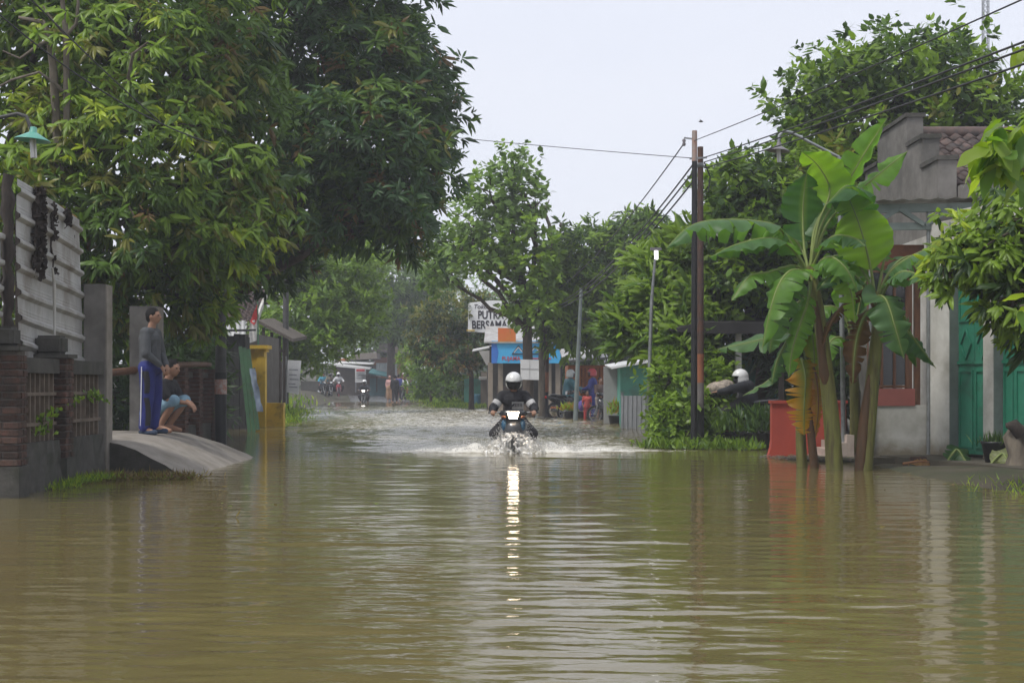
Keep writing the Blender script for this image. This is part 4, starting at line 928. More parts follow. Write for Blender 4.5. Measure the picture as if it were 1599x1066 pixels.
# bright doors etc. between the pole and the shop
gt = thing('zinc_gate', 'pale ribbed zinc gate panel beside the overgrown shrub', 'gate', (P(990, 0, 35).x, 35, 0))
corrugated('', '', (P(970, 0, 35).x, 35), (P(1014, 0, 35).x, 34.6), -.1, .82, .12, .03, ZINC, vertical=True, prof='rib').build('sheet', M('pale_zinc', (.40, .41, .42), (.33, .34, .35), .5, 3, metal=.2), gt)
for px in (972, 1012): MB().bar(P(px, 680, 35.1), P(px, 612, 35.1), .06).build('post', STEEL, gt)
kt = thing('teal_kiosk', 'teal kiosk with sloping white awning', 'kiosk', (P(980, 0, 39).x, 39, 0))
MB().box((P(969, 0, 39).x, 39, 0), (P(1030, 0, 39).x, 41, 1.62)).build('wall', MATS['teal_paint'], kt)
MB().prism([P(953, 573, 38.2), P(955, 576, 38.2), P(1014, 566, 38.2), P(1014, 562, 38.2)], (0, 2.4, .1)).build('awning', WHITE_C, kt)
MB().box((P(944, 0, 40).x, 40.1, 0), (P(968, 0, 40).x, 40.3, 1.6)).build('side_wall', M('grey_wall', (.33, .33, .33), (.27, .27, .27), .8, 2), kt)
og = thing('orange_house_front', 'orange timber front of the small house behind the raincoat rider', 'house', (P(918, 0, 50).x, 50, 0))
ORW = M('orange_paint', (.52, .17, .04), (.44, .14, .035), .6, 4, .05, 60, (.3, .1, .04), 2, .3)
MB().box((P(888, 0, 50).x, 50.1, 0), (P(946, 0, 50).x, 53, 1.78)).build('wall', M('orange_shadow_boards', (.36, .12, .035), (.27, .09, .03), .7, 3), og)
for i in range(11):
    px = 889 + i * 5.6; MB().bar(P(px, 645, 50), P(px, 571, 50), .075, .05).build('plank', ORW, og)
for py in (573, 590, 632): MB().bar(P(888, py, 49.95), P(946, py, 49.95), .06, .06).build('rail', ORW, og)
MB().prism([P(880, 566, 49.2), P(950, 560, 49.2), P(950, 557, 49.2), P(880, 563, 49.2)], (0, 4, .5)).build('roof', ZINC, og)
fr = thing('railing', 'low orange pipe railing in front of the shop', 'railing', (P(875, 0, 51).x, 51, 0))
for py in (619, 636): MB().bar(P(852, py, 51), P(896, py, 51), .06).build('rail', ORW, fr)
for px in (853, 895): MB().bar(P(px, 650, 51), P(px, 615, 51), .07).build('post', ORW, fr)

# shop with the blue banner
D = 58; x0, x1 = P(764, 0, D).x, P(880, 0, D).x
bs2 = thing('roadside_shop', 'roadside shop with a wall coloured dark for its shaded open front under the blue banner', 'shop', ((x0 + x1) / 2, D, 0))
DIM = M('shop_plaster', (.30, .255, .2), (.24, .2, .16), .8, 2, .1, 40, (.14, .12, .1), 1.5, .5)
MB().box((x0, D + 1.2, 0), (x1, D + 4, 2.7)).build('wall', M('dark_interior_shade', (.05, .045, .04), (.03, .028, .025), .9, 3), bs2)  # solid wall coloured dark in place of the shop's inner shade
for px in (766, 782, 848, 858, 872): MB().box((P(px, 0, D).x - .1, D + .2, 0), (P(px, 0, D).x + .1, D + .4, 2.0)).build('column', DIM, bs2)
MB().box((P(776, 0, D).x, D + .6, 0), (P(806, 0, D).x, D + .72, 1.05)).build('counter', M('brown_counter', (.12, .085, .065), (.09, .065, .05), .7, 3), bs2)
MB().box((P(846, 0, D).x, D + .5, 0), (P(862, 0, D).x, D + .62, 1.95)).build('wall_panel', DIM, bs2)
MB().prism([(x0 - .2, D - .2, 2.78), (x1 + .2, D - .2, 2.78), (x1 + .2, D + 4.2, 3.6), (x0 - .2, D + 4.2, 3.6)], (0, 0, .06)).build('roof', ZINC, bs2)
def text_part(name, body, loc, size, mat, parent, depth=.004, align='LEFT', bold=0, squeeze=1, rz=0, shear=0):
    cu = bpy.data.curves.new(name, 'FONT'); cu.body = body; cu.size = size; cu.extrude = depth; cu.offset = bold; cu.align_x = align; cu.shear = shear
    o = bpy.data.objects.new(name, cu); COL.objects.link(o); bpy.context.view_layer.update()
    me = bpy.data.meshes.new_from_object(o.evaluated_get(bpy.context.evaluated_depsgraph_get())); me.name = name
    bpy.data.objects.remove(o); me.materials.clear(); me.materials.append(mat)
    ob = bpy.data.objects.new(name, me); COL.objects.link(ob); ob.parent = parent
    ob.location = Vector(loc) - root_of(parent).location; ob.rotation_euler = (R(90), 0, rz); ob.scale = (squeeze, 1, 1)
    return ob
bb = thing('shop_banner', 'wide sky blue shop banner with roof emblem and red lettering', 'banner', P(820, 567, D - .1))
BLUE = M('banner_blue', (.05, .36, .70), (.07, .45, .76), .5, 1.2); BLUE_D = M('banner_blue_deep', (.03, .13, .5), (.05, .2, .6), .5, 2)
d_ = D - .12
MB().prism([P(768, 567, d_), P(876, 567, d_), P(876, 532, d_), P(768, 532, d_)], (0, .04, 0)).build('sheet', BLUE, bb)
MB().prism([P(768, 567, d_ - .01), P(776, 567, d_ - .01), P(779, 550, d_ - .01), P(775, 533, d_ - .01), P(768, 533, d_ - .01)], (0, .006, 0)).build('dark_corner', BLUE_D, bb)
b = MB(); 
for (p, q) in (((801, 552), (810, 540)), ((810, 540), (818, 550)), ((828, 549), (836, 540)), ((836, 540), (847, 552)), ((800, 552.5), (849, 552.5))): b.bar(P(p[0], p[1], d_ - .02), P(q[0], q[1], d_ - .02), .03, .045)
b.build('roof_emblem', M('banner_ink', (.03, .05, .09)), bb)
for grp in ((((803, 550.5), (810, 542)), ((810, 542), (816, 549))), (((830, 549), (836, 542)), ((836, 542), (844, 550.5)))):
    b = MB()
    for (p, q) in grp: b.bar(P(p[0], p[1], d_ - .03), P(q[0], q[1], d_ - .03), .012, .025)
    b.build('emblem_highlight', WHITE_C, bb)
RED_L = M('red_letter', (.62, .06, .07))
text_part('lettering', 'PUJAMA', P(784, 562.5, d_ - .012), .23, RED_L, bb, bold=.002, squeeze=.92)
b = MB(); b.bar(P(832, 559.5, d_ - .02), P(861, 559.5, d_ - .02), .02, .045); b.build('red_stripe', RED_L, bb)
os_ = thing('shop_sign', 'orange square sign above the blue banner', 'sign', P(790, 535, D - .05))
MB().prism([P(778, 535, d_ - .05), P(806, 535, d_ - .05), P(806, 512, d_ - .05), P(778, 512, d_ - .05)], (0, .05, 0)).build('panel', M('orange_sign', (.62, .15, .035), (.55, .2, .04), .5, 2), os_)
MB().bar(P(778, 534, d_ - .07), P(806, 534, d_ - .07), .02, .05).build('trim', YEL, os_)
fp = thing('flag', 'limp white and red flag half hidden by leaves above the shop banner', 'flag', P(851, 640, 52))
MB().tube([P(852, 640, 52), P(850, 500, 52)], .018, 6).build('flag_pole', STEEL, fp)
cloth(P(849, 502, 51.9), P(846, 505, 51.9), P(842, 530, 51.9), P(848, 524, 51.9), 5, FLW, 'white_band', fp); cloth(P(850, 502, 51.95), P(849, 502, 51.9), P(848, 524, 51.9), P(850, 520, 51.95), 5, FLR, 'red_band', fp)

# shop name board on its pole
D = 63; sg = thing('name_board', 'white shop name board with black lettering on a tall black pole', 'sign', P(765, 637, D))
MB().tube([P(763, 640, D + .1), P(765, 520, D + .1), P(766, 478, D + .1)], .07, 8).build('pole', BLACKM, sg)
bd = MB().prism([P(731, 518, D), P(801, 521, D), P(801, 470, D), P(767, 469, D), P(732, 473, D)], (0, .08, 0)).build('board', WHITE_C, sg)
MB().prism([P(729, 516.5, D - .02), P(742, 517.2, D - .02), P(742, 515.2, D - .02), P(729, 514.8, D - .02)], (0, .02, 0)).build('yellow_edge', YEL, sg)
INK = M('sign_ink', (.035, .03, .04))
text_part('lettering', 'Toko', P(739.5, 482, D - .012), .28, INK, sg, bold=.002, shear=.25)
text_part('lettering', 'PUTRA', P(746.5, 497.5, D - .012), .50, INK, sg, bold=.013, squeeze=.74)
text_part('lettering', 'BERSAMA', P(737, 513, D - .012), .50, INK, sg, bold=.013, squeeze=.74)
ab = thing('roadside_stall', 'small white cloth sided stall under a thin awning by the sign pole', 'stall', P(760, 640, 60))
MB().prism([P(738, 549, 60), P(768, 543, 60), P(768, 541, 60), P(738, 547, 60)], (0, 1.6, .1)).build('awning', WHITE_C, ab)
MB().prism([P(748, 548, 59.9), P(768, 547, 59.9), P(768, 569, 59.9), P(760, 570, 59.9)], (0, .03, 0)).build('side_cloth', M('dull_white_cloth', (.5, .49, .47), (.42, .41, .4), .9, 2), ab)
MB().tube([P(763, 640, 60), P(763, 545, 60)], .05, 8).build('post', BLACKM, ab)
gk = thing('green_booth', 'small teal green booth with dark roof beside the slim trunk', 'booth', P(742, 634, 70))
MB().box((P(725, 0, 70).x, 70, -.1), (P(752, 0, 70).x, 71.5, 1.4)).build('wall', MATS['teal_paint'], gk)
MB().prism([P(712, 585, 69.6), P(765, 583, 69.6), P(757, 573, 70.6), P(720, 575, 70.6)], (0, 1.6, .02)).build('roof', M('moss_roof', (.06, .085, .06), (.04, .055, .04), .9, 4), gk)
bw = thing('brown_shed', 'plain brown shed wall between the green booth and the shop', 'shed', P(760, 634, 69))
MB().box((P(751, 0, 69).x, 69, -.1), (P(782, 0, 69).x, 71, 1.75)).build('wall', M('brown_plaster_wall', (.20, .165, .13), (.15, .125, .1), .85, 2), bw)
MB().prism([P(748, 593, 68.7), P(786, 592, 68.7), P(786, 588, 68.7), P(748, 589, 68.7)], (0, 2.4, .1)).build('roof', ZINC, bw)
br = thing('water_drum', 'blue plastic drum standing by the green booth', 'drum', P(745, 634, 69.3))
MB().lathe([(0, 0), (.24, 0), (.26, .05), (.26, .5), (.24, .56), (0, .56)], P(746, 633, 69.3) , 14).build('drum_body', M('blue_plastic', (.04, .16, .24), (.03, .12, .18), .5, 4), br)

# poles on the right mid distance
gp2 = thing('lamp_post', 'leaning grey green pole near the raincoat rider', 'pole', P(899, 655, 44))
MB().tube([P(899, 657, 44), P(903, 560, 44), P(908, 450, 44)], [.075, .065, .05], 10).build('shaft', M('grey_green_pole', (.17, .20, .19), (.12, .145, .14), .6, 5), gp2)
rp = thing('utility_pole', 'brown utility pole with orange band in front of the shop railing', 'utility pole', P(853, 650, 49))
MB().tube([P(853, 652, 49), P(853, 612, 49)], .09, 10).build('black_base', BLACKM, rp)
MB().tube([P(853, 612, 49), P(853.5, 581, 49)], .088, 10).build('orange_band', ORANGE_R, rp)
MB().tube([P(853.5, 581, 49), P(856, 466, 49)], [.086, .07], 10).build('shaft', RUST, rp)
wb = thing('hanging_board', 'square white board tied to the teak trunk', 'board', P(828, 593, 45.6))
MB().prism([P(813.5, 592.5, 45.6), P(842, 593, 45.6), P(842, 562, 45.6), P(813, 561, 45.6)], (0, .03, 0)).build('panel', M('paper_white', (.62, .62, .62), (.56, .56, .56), .8, 2), wb)
for (p, q) in (((827.5, 561.5), (827.5, 592.5)), ((813.5, 575), (842, 576))): MB().bar(P(*p, 45.59), P(*q, 45.59), .012, .012).build('fold_line', M('fold_grey', (.45, .45, .46)), wb)

# bare pollarded branches beside the teak tree
pb = thing('pollarded_tree', 'leafless pollarded tree with knobbly stubs against the sky', 'tree', (1.28, 47.5, 0))
b = MB(); D = 47.3
def br_(pts, r0, r1): b.tube([P(*p, D + .1 * i) for i, p in enumerate(pts)], [r0 + (r1 - r0) * i / (len(pts) - 1) for i in range(len(pts))], 7)
br_([(846, 650), (846, 560), (852, 480), (850, 430), (838, 385), (826, 350), (812, 335)], .13, .07); br_([(850, 430), (858, 400), (862, 380), (858, 350), (850, 330)], .09, .055)
br_([(862, 385), (872, 370), (879, 355), (876, 348)], .06, .035); br_([(850, 330), (845, 322)], .05, .04); br_([(850, 332), (857, 322)], .05, .03); br_([(829, 355), (836, 330), (838, 318)], .055, .035)
br_([(812, 335), (804, 328)], .06, .03); br_([(838, 320), (833, 312)], .035, .02); br_([(850, 326), (856, 318), (858, 312)], .03, .015); br_([(838, 322), (844, 316)], .03, .018)
for p in ((812, 335), (836, 322), (851, 327), (878, 352)): b.ell(P(*p, D + .5), (.1, .1, .09))
b.build('trunk', BARK_PALE, pb)

# far lattice tower
D = 120; tw = thing('lattice_tower', 'tall thin lattice mast far away above the trees', 'tower', P(1540, 601, D)); tw.location.z = 0
xa, xb = P(1536.5, 0, D).x, P(1544.5, 0, D).x; w = xb - xa
cs = [(xa, D), (xb, D), (xb, D + w), (xa, D + w)]
for (x, y) in cs: MB().bar((x, y, 0), (x, y, 35.5), .07).build('leg', STEEL, tw)
b = MB()
for k in range(80):
    z = k * .44
    for i in range(4):
        p, q = cs[i], cs[(i + 1) % 4]; b.bar((*p, z), (*q, z + .44), .03); b.bar((*p, z), (*q, z), .03)
b.build('bracing', STEEL, tw)
bd_ = thing('bird', 'tiny bird flying above the black utility pole', 'bird', P(1095, 190, 30))
b = MB(); c = P(1095, 190, 30); b.ell(c, (.05, .02, .018)); b.add([c, c + Vector((-.05, -.1, .04)), c + Vector((.03, -.02, 0))], [(0, 1, 2)]); b.add([c, c + Vector((-.05, .1, .04)), c + Vector((.03, .02, 0))], [(0, 1, 2)])
b.build('body', BLACKM, bd_)

# ------------------------------------------------------------------ far end of the road
D = 108
fh = thing('far_stall', 'brown roadside stall with white awnings at the road end', 'stall', P(540, 612, D))
MB().box((P(528, 0, D).x, D, 0), (P(588, 0, D).x, D + 4, 2.6)).build('wall', M('far_brown', (.13, .10, .08), (.09, .07, .06), .9, 1.5), fh)
MB().prism([P(522, 572, D - 1.4), P(578, 577, D - 1.4), P(578, 575, D - 1.4), P(522, 568, D - 1.4)], (0, 1.6, .15)).build('awning', WHITE_C, fh)
MB().prism([P(530, 567, D - .6), P(583, 569, D - .6), P(583, 567.5, D - .6), P(530, 565, D - .6)], (0, 1.6, .2)).build('awning', WHITE_C, fh)
MB().prism([P(530, 565, D + .1), P(545, 565, D + .1), P(545, 560, D + .1), P(530, 560, D + .1)], (0, .1, 0)).build('orange_panel', MATS['orange_sign'], fh)
MB().prism([P(525, 563, D), P(590, 560, D), P(588, 550, D + 2), P(560, 552, D + 2)], (0, 3, 0)).build('roof', MATS['old_thatch'], fh)
f2 = thing('far_house', 'orange brick house behind the far tree trunk', 'house', P(605, 610, D + 6))
MB().box((P(584, 0, D + 6).x, D + 6, 0), (P(640, 0, D + 6).x, D + 10, 3.3)).build('wall', M('far_brick', (.24, .11, .06), (.18, .085, .05), .9, 1.5), f2)
MB().prism([P(580, 548, D + 5.6), P(645, 552, D + 5.6), P(640, 538, D + 8), P(590, 536, D + 8)], (0, 3, 0)).build('roof', TILE, f2)
f3 = thing('zinc_wall', 'pale corrugated zinc wall beside the far stall', 'wall', P(603, 586, D - 2))
corrugated('', '', (P(588, 0, D - 2).x, D - 2), (P(621, 0, D - 2).x, D - 2), 1.75, 2.72, .2, .04, ZINC, vertical=True, prof='wave').build('sheet', MATS['pale_zinc'], f3)
for px in (589, 605, 620): MB().bar(P(px, 612, D - 1.9), P(px, 570, D - 1.9), .08).build('post', WOOD_D, f3)
f4 = thing('tarpaulin_stall', 'stall under a sloping teal tarpaulin at the road end', 'stall', P(595, 608, D - 4))
MB().prism([P(576, 583, D - 4), P(612, 590, D - 4), P(612, 587.5, D - 4), P(576, 581, D - 4)], (0, 2.5, .3)).build('tarpaulin', M('teal_tarp', (.06, .25, .26), (.05, .2, .21), .6, 2), f4)
for px in (577, 611): MB().bar(P(px, 612, D - 3.8), P(px, 584, D - 3.8), .08).build('post', WOOD_D, f4)
MB().box((P(577, 0, D - 1.6).x, D - 1.6, 0), (P(611, 0, D - 1.6).x, D - 1.5, 1.6)).build('back_cloth', M('teal_back', (.05, .15, .16), (.04, .11, .12), .8, 2), f4)
f5 = thing('notice_board', 'white notice board with red heading at the far stall', 'sign', P(563, 597, D - 3))
MB().prism([P(555, 597, D - 3), P(572, 597, D - 3), P(572, 575, D - 3), P(555, 575, D - 3)], (0, .06, 0)).build('board', MATS['paper_white'], f5)
MB().bar(P(557, 578, D - 3.03), P(570, 578, D - 3.03), .04, .16).build('red_heading', RED_L, f5)
for h in (583, 586.5, 590): MB().bar(P(557, h, D - 3.03), P(569, h, D - 3.03), .03, .05).build('print_line', MATS['grey_print'], f5)
for px in (556, 571): MB().bar(P(px, 613, D - 2.9), P(px, 597, D - 2.9), .07).build('post', STEEL, f5)
f6 = thing('low_wall', 'low mossy wall along the far right of the road', 'wall', P(660, 615, 96))
MB().box((P(640, 0, 96).x, 96, 0), (P(678, 0, 96).x, 96.3, 1.05)).build('wall_body', CONC_D, f6)
MB().box((P(639, 0, 96).x, 95.95, 1.051), (P(679, 0, 96).x, 96.35, 1.13)).build('coping', CONC_D, f6)
f7 = thing('low_wall', 'low brown fence wall behind the parked motorbikes', 'wall', P(488, 610, 100))
MB().box((P(470, 0, 100).x, 100, 0), (P(500, 0, 100).x, 100.3, 1.35)).build('wall_body', CONC_D, f7)
f8 = thing('grey_roof_house', 'grey roofed house hidden behind the far right trees', 'house', P(655, 600, 112))
MB().box((P(636, 0, 112).x, 112, 0), (P(690, 0, 112).x, 116, 2.2)).build('wall', MATS['far_brown'], f8)
MB().prism([P(628, 584, 111.5), P(700, 590, 111.5), P(690, 568, 114), P(640, 566, 114)], (0, 3, 0)).build('roof', ZINC, f8)
# a pale car at the road end
cr = thing('car', 'pale car facing the flood at the road end', 'car', P(590, 614, 113))
c0 = P(592, 613, 113); zg = .5
b = MB(); b.prism([(c0.x - .78, 113, zg + .25), (c0.x + .78, 113, zg + .25), (c0.x + .8, 113, zg + .75), (c0.x + .62, 113.9, zg + .85), (c0.x - .62, 113.9, zg + .85), (c0.x - .8, 113, zg + .75)][:4], (0, .01, 0))
b = MB(); sec = [(0, .28, .68, .76), (.25, .22, .82, .80), (1.0, .22, .92, .80), (1.5, .22, 1.36, .70), (2.9, .22, 1.42, .70), (3.7, .25, 1.0, .78), (4.0, .3, .8, .74)]
vs = []
for (yy_, za, zb, hw) in sec: vs += [(c0.x - hw, 113 + yy_, zg + za), (c0.x + hw, 113 + yy_, zg + za), (c0.x + hw, 113 + yy_, zg + (za + zb) * .55), (c0.x + hw * .86, 113 + yy_, zg + zb), (c0.x - hw * .86, 113 + yy_, zg + zb), (c0.x - hw, 113 + yy_, zg + (za + zb) * .55)]
fs = [(i * 6 + j, i * 6 + (j + 1) % 6, (i + 1) * 6 + (j + 1) % 6, (i + 1) * 6 + j) for i in range(len(sec) - 1) for j in range(6)] + [(5, 4, 3, 2, 1, 0), tuple(range(36, 42))]
b.add(vs, fs, True); b.build('body', M('car_silver', (.5, .51, .52), (.45, .46, .47), .25, 2, coat=.5), cr)
MB().prism([(c0.x - .62, 113.98, zg + .93), (c0.x + .62, 113.98, zg + .93), (c0.x + .54, 102.43, zg + 1.31), (c0.x - .54, 102.43, zg + 1.31)], (0, -.03, .02)).build('windscreen', glass, cr)
for sx in (-1, 1):
    MB().ell((c0.x + sx * .55, 113.05, zg + .58), (.16, .06, .08)).build('headlight', WHITE_C, cr)
    for yy_ in (.75, 3.2): 
        w_ = MB().lathe([(.12, -.09), (.29, -.09), (.31, -.05), (.31, .05), (.29, .09), (.12, .09)], (c0.x + sx * .70, 113 + yy_, zg + .30), 16, (1, 0, 0)).build('tyre', BLACKM, cr)
        MB().lathe([(0, .05), (.18, .05), (.19, -.05), (0, -.05)], (c0.x + sx * .72, 113 + yy_, zg + .30), 12, (1, 0, 0)).build('rim', STEEL, w_)
# ================================================================== BANANA PLANTS
def catmull(pts, n):
    pts = [Vector(p) for p in pts]; q = [pts[0] * 2 - pts[1]] + pts + [pts[-1] * 2 - pts[-2]]; out = []
    m = len(pts) - 1
    for i in range(n + 1):
        t = i / n * m; k = min(int(t), m - 1); u = t - k; a, b, c, d = q[k:k + 4]
        out.append(.5 * ((2 * b) + (c - a) * u + (2 * a - 5 * b + 4 * c - d) * u * u + (3 * b - a - 3 * c + d) * u ** 3))
    return out
B_GR = (.105, .22, .035); B_DK = (.045, .115, .034); B_BL = (.085, .175, .065); B_LT = (.17, .30, .03); B_YE = (.42, .24, .03); B_BR = (.10, .05, .025)
RIBM = M('banana_rib', (.20, .26, .07), (.16, .2, .05), .5, 6); RIB_BR = M('banana_rib_brown', (.22, .10, .04), (.15, .07, .03), .7, 6)
def banana_leaf(parent, path, w, face=(0, -.3, 1), fold=.35, tear=.12, col=B_GR, b0=.22, seed=0, rib=RIBM, mix=None, r0=.022, pinch=.22):
    rs = random.Random(seed); N_ = 40; tear = tear * 1.6 + .035 if tear > .025 else tear; pinch = max(pinch, .3 if tear > .1 else .15); c = catmull([P(*p) for p in path], N_); face = Vector(face)
    nb = int(N_ * b0); off = root_of(parent).location
    verts = []; faces = []; cols = []
    tang = [(c[min(i + 1, N_)] - c[max(i - 1, 0)]).normalized() for i in range(N_ + 1)]
    for side in (-1, 1):
        i = nb; 
        while i < N_:
            ln = 1
            while i + ln < N_ and rs.random() > tear: ln += 1
            df = rs.uniform(-.18, .3) if tear > .02 else 0; sl = rs.uniform(.86, 1.03) if tear > .02 else 1; shift = rs.uniform(-.012, .012)
            base = len(verts); K = 4; mid_ = c[i].lerp(c[i + ln], .5) 
            for j in range(i, i + ln + 1):
                q = (j - nb) / (N_ - nb); hw = w * .57 * (max(0.0, math.sin(math.pi * min(1, (q * .985 + .015) ** .72))) ** .55) * sl
                t = tang[j]; n = (face - t * face.dot(t)).normalized(); sd = t.cross(n) * side
                for k in range(K + 1):
                    s = k / K; f = (fold + df) * (.35 + .65 * s) + .12 * s * math.sin(j * 1.1 + seed)
                    p = c[j] + (sd * math.cos(f) - n * math.sin(f)) * hw * s + t * shift * s + n * (.006 * math.sin(j * 2.2) * s)
                    if pinch: p = p + tang[j] * (mid_ - c[j]).dot(tang[j]) * pinch * s * s
                    verts.append(p - off)
                    cc = Vector(col) * (1 + .10 * math.sin(j * 1.57 + side) + rs.uniform(-.06, .06))
                    if s < .1: cc = cc.lerp(Vector((.2, .27, .07)), .5)
                    if mix: 
                        mm = max(0, min(1, mix[1] * (s * 1.2 + q * .6) - .2 + rs.uniform(-.1, .1))); cc = cc.lerp(Vector(mix[0]), mm)
                    cols.append(tuple(cc))
            for j in range(ln):
                for k in range(K): faces.append((base + j * (K + 1) + k, base + (j + 1) * (K + 1) + k, base + (j + 1) * (K + 1) + k + 1, base + j * (K + 1) + k + 1))
            i += ln
    me = np_mesh('leaf', np.array([tuple(v) for v in verts]), np.array(faces), np.array(cols), True, LEAF_B)
    o = obj('leaf', me, parent=parent)
    MB().tube(c, [max(.0035, r0 * (1 - .85 * i / N_)) for i in range(N_ + 1)], 6).build('midrib', rib, o)
    return o
STEMM = M('banana_stem', (.22, .22, .05), (.14, .13, .04), .55, 5, .15, 30, (.07, .045, .025), 3, .55, stretch=(5, 5, .5))
STEM_BR = M('banana_stem_brown', (.15, .075, .035), (.10, .06, .03), .7, 5, .2, 30, stretch=(5, 5, .5))
def stem(parent, path, radii, mat=STEMM): return MB().tube(catmull([P(*p) for p in path], 14), list(np.interp(np.linspace(0, 1, 15), np.linspace(0, 1, len(radii)), radii)), 12).build('stem', mat, parent)
D = 18.2
bA = thing('banana_plant', 'tall banana plant whose long torn leaf reaches towards the black pole', 'banana plant', P(1303, 733, D))
stem(bA, [(1304, 742, D), (1299, 660, D), (1288, 560, D), (1276, 470, D), (1264, 415, D)], [.112, .106, .09, .075, .055])
MB().tube(catmull([P(1289, 600, D - .06), P(1283, 540, D - .07), P(1275, 470, D - .06)], 8), [.03, .07, .06, .05, .05, .05, .04, .03, .02], 8).build('dry_sheath', STEM_BR, bA)
d = D
banana_leaf(bA, [(1262, 425, d), (1232, 375, d - .1), (1205, 350, d - .2), (1135, 343, d - .4), (1080, 352, d - .5), (1040, 388, d - .6)], .62, (0, .15, 1), .75, .16, B_BL, .2, 1)
banana_leaf(bA, [(1260, 430, d), (1240, 392, d - .3), (1205, 372, d - .5), (1150, 382, d - .7), (1108, 402, d - .8)], .42, (.1, .3, 1), .55, .08, B_BL, .22, 2)
banana_leaf(bA, [(1262, 420, d), (1256, 385, d + .1), (1254, 340, d + .15), (1256, 300, d + .1), (1260, 270, d)], .50, (0, -1, .25), .12, .03, B_DK, .32, 3)
banana_leaf(bA, [(1266, 440, d), (1256, 425, d - .4), (1232, 424, d - .7), (1210, 460, d - .9), (1190, 545, d - 1.0)], .55, (-.7, -.5, .8), .5, .12, B_GR, .2, 4)
banana_leaf(bA, [(1266, 430, d), (1240, 415, d - .2), (1200, 425, d - .5), (1170, 432, d - .7), (1142, 470, d - .8)], .42, (-.2, -.4, 1), .4, .1, B_GR, .25, 5)
banana_leaf(bA, [(1268, 420, d), (1285, 385, d - .2), (1305, 368, d - .4), (1335, 372, d - .5), (1352, 385, d - .6)], .46, (.0, -.25, 1), .35, .07, B_BL, .22, 6)
banana_leaf(bA, [(1270, 425, d), (1290, 405, d + .1), (1320, 398, d + .2), (1350, 402, d + .3), (1380, 425, d + .3)], .44, (0, -.35, 1), .35, .08, B_BL, .22, 7)
banana_leaf(bA, [(1266, 415, d), (1278, 350, d), (1296, 300, d), (1280, 262, d - .05), (1252, 236, d - .1)], .56, (-.6, -.6, -.6), .15, .02, B_LT, .42, 8)
banana_leaf(bA, [(1268, 415, d + .05), (1284, 350, d + .05), (1318, 295, d), (1350, 240, d - .1), (1386, 184, d - .2)], .42, (.55, -.75, .4), .25, .04, B_GR, .42, 9)
banana_leaf(bA, [(1270, 415, d + .1), (1292, 350, d + .1), (1335, 305, d + .1), (1375, 270, d), (1418, 236, d)], .36, (-.2, -.75, .7), .3, .05, B_GR, .42, 10)
banana_leaf(bA, [(1270, 440, d), (1280, 410, d - .3), (1300, 402, d - .5), (1322, 420, d - .6), (1340, 455, d - .6)], .42, (.1, -.5, .9), .4, .08, B_GR, .22, 26)
banana_leaf(bA, [(1268, 450, d), (1250, 470, d + .2), (1232, 480, d + .3), (1210, 500, d + .4), (1198, 530, d + .4)], .4, (-.2, -.4, .9), .4, .1, B_GR, .2, 27)
banana_leaf(bA, [(1275, 470, d), (1262, 500, d + .3), (1240, 515, d + .5), (1215, 560, d + .6), (1205, 600, d + .6)], .4, (-.3, -.5, .8), .5, .15, B_DK, .2, 24)
for k, (pth, w_, fc_) in enumerate((
    ([(1264, 420, d), (1250, 385, d + .2), (1225, 362, d + .3), (1185, 365, d + .4), (1150, 395, d + .4)], .46, (-.2, -.3, 1)), ([(1266, 430, d), (1246, 440, d - .2), (1222, 470, d - .3), (1208, 510, d - .35), (1202, 552, d - .35)], .42, (-.6, -.7, .5)),
    ([(1270, 425, d), (1296, 410, d - .3), (1316, 425, d - .45), (1330, 460, d - .5), (1336, 505, d - .5)], .42, (.4, -.8, .5)), ([(1268, 430, d), (1262, 470, d - .3), (1250, 505, d - .4), (1238, 545, d - .45), (1232, 590, d - .45)], .34, (-.3, -.9, .3)),
    ([(1266, 415, d), (1272, 360, d + .1), (1290, 325, d + .2), (1316, 318, d + .3), (1345, 335, d + .3)], .44, (.1, -.5, .9)))):
    banana_leaf(bA, pth, w_, fc_, .5, .14, (B_GR, B_BL, B_LT, B_GR, B_BL)[k], .2, 80 + k)
bB = thing('banana_plant', 'leaning banana plant with a huge bright upright leaf', 'banana plant', P(1350, 733, D))
stem(bB, [(1349, 742, D), (1357, 650, D), (1366, 560, D), (1372, 490, D), (1368, 455, D)], [.108, .10, .085, .07, .055])
MB().tube(catmull([P(1342, 738, D - .05), P(1349, 660, D - .05), P(1358, 585, D - .05)], 8), [.06, .07, .07, .07, .065, .06, .05, .04, .02], 8).build('dry_sheath', STEM_BR, bB)
banana_leaf(bB, [(1367, 470, d), (1362, 430, d), (1352, 385, d - .05), (1340, 345, d - .1), (1322, 300, d - .15)], .66, (-.15, -1, -.25), .12, .02, B_LT, .30, 11)
banana_leaf(bB, [(1366, 468, d + .1), (1358, 400, d + .2), (1345, 330, d + .1), (1325, 290, d - .3), (1290, 320, d - .8)], .60, (.1, .4, 1), .45, .03, B_DK, .45, 12)
banana_leaf(bB, [(1372, 465, d), (1388, 430, d - .2), (1410, 408, d - .3), (1455, 388, d - .4), (1512, 392, d - .4)], .42, (0, -.2, 1), .35, .08, B_BL, .25, 13)
banana_leaf(bB, [(1374, 470, d), (1390, 440, d - .3), (1410, 424, d - .5), (1435, 430, d - .6), (1462, 450, d - .7)], .46, (.1, -.3, 1), .4, .09, B_BL, .22, 14)
banana_leaf(bB, [(1366, 475, d - .05), (1372, 462, d - .35), (1385, 470, d - .5), (1398, 510, d - .6), (1412, 560, d - .6)], .58, (.3, -1, .35), .25, .08, B_BL, .18, 15)
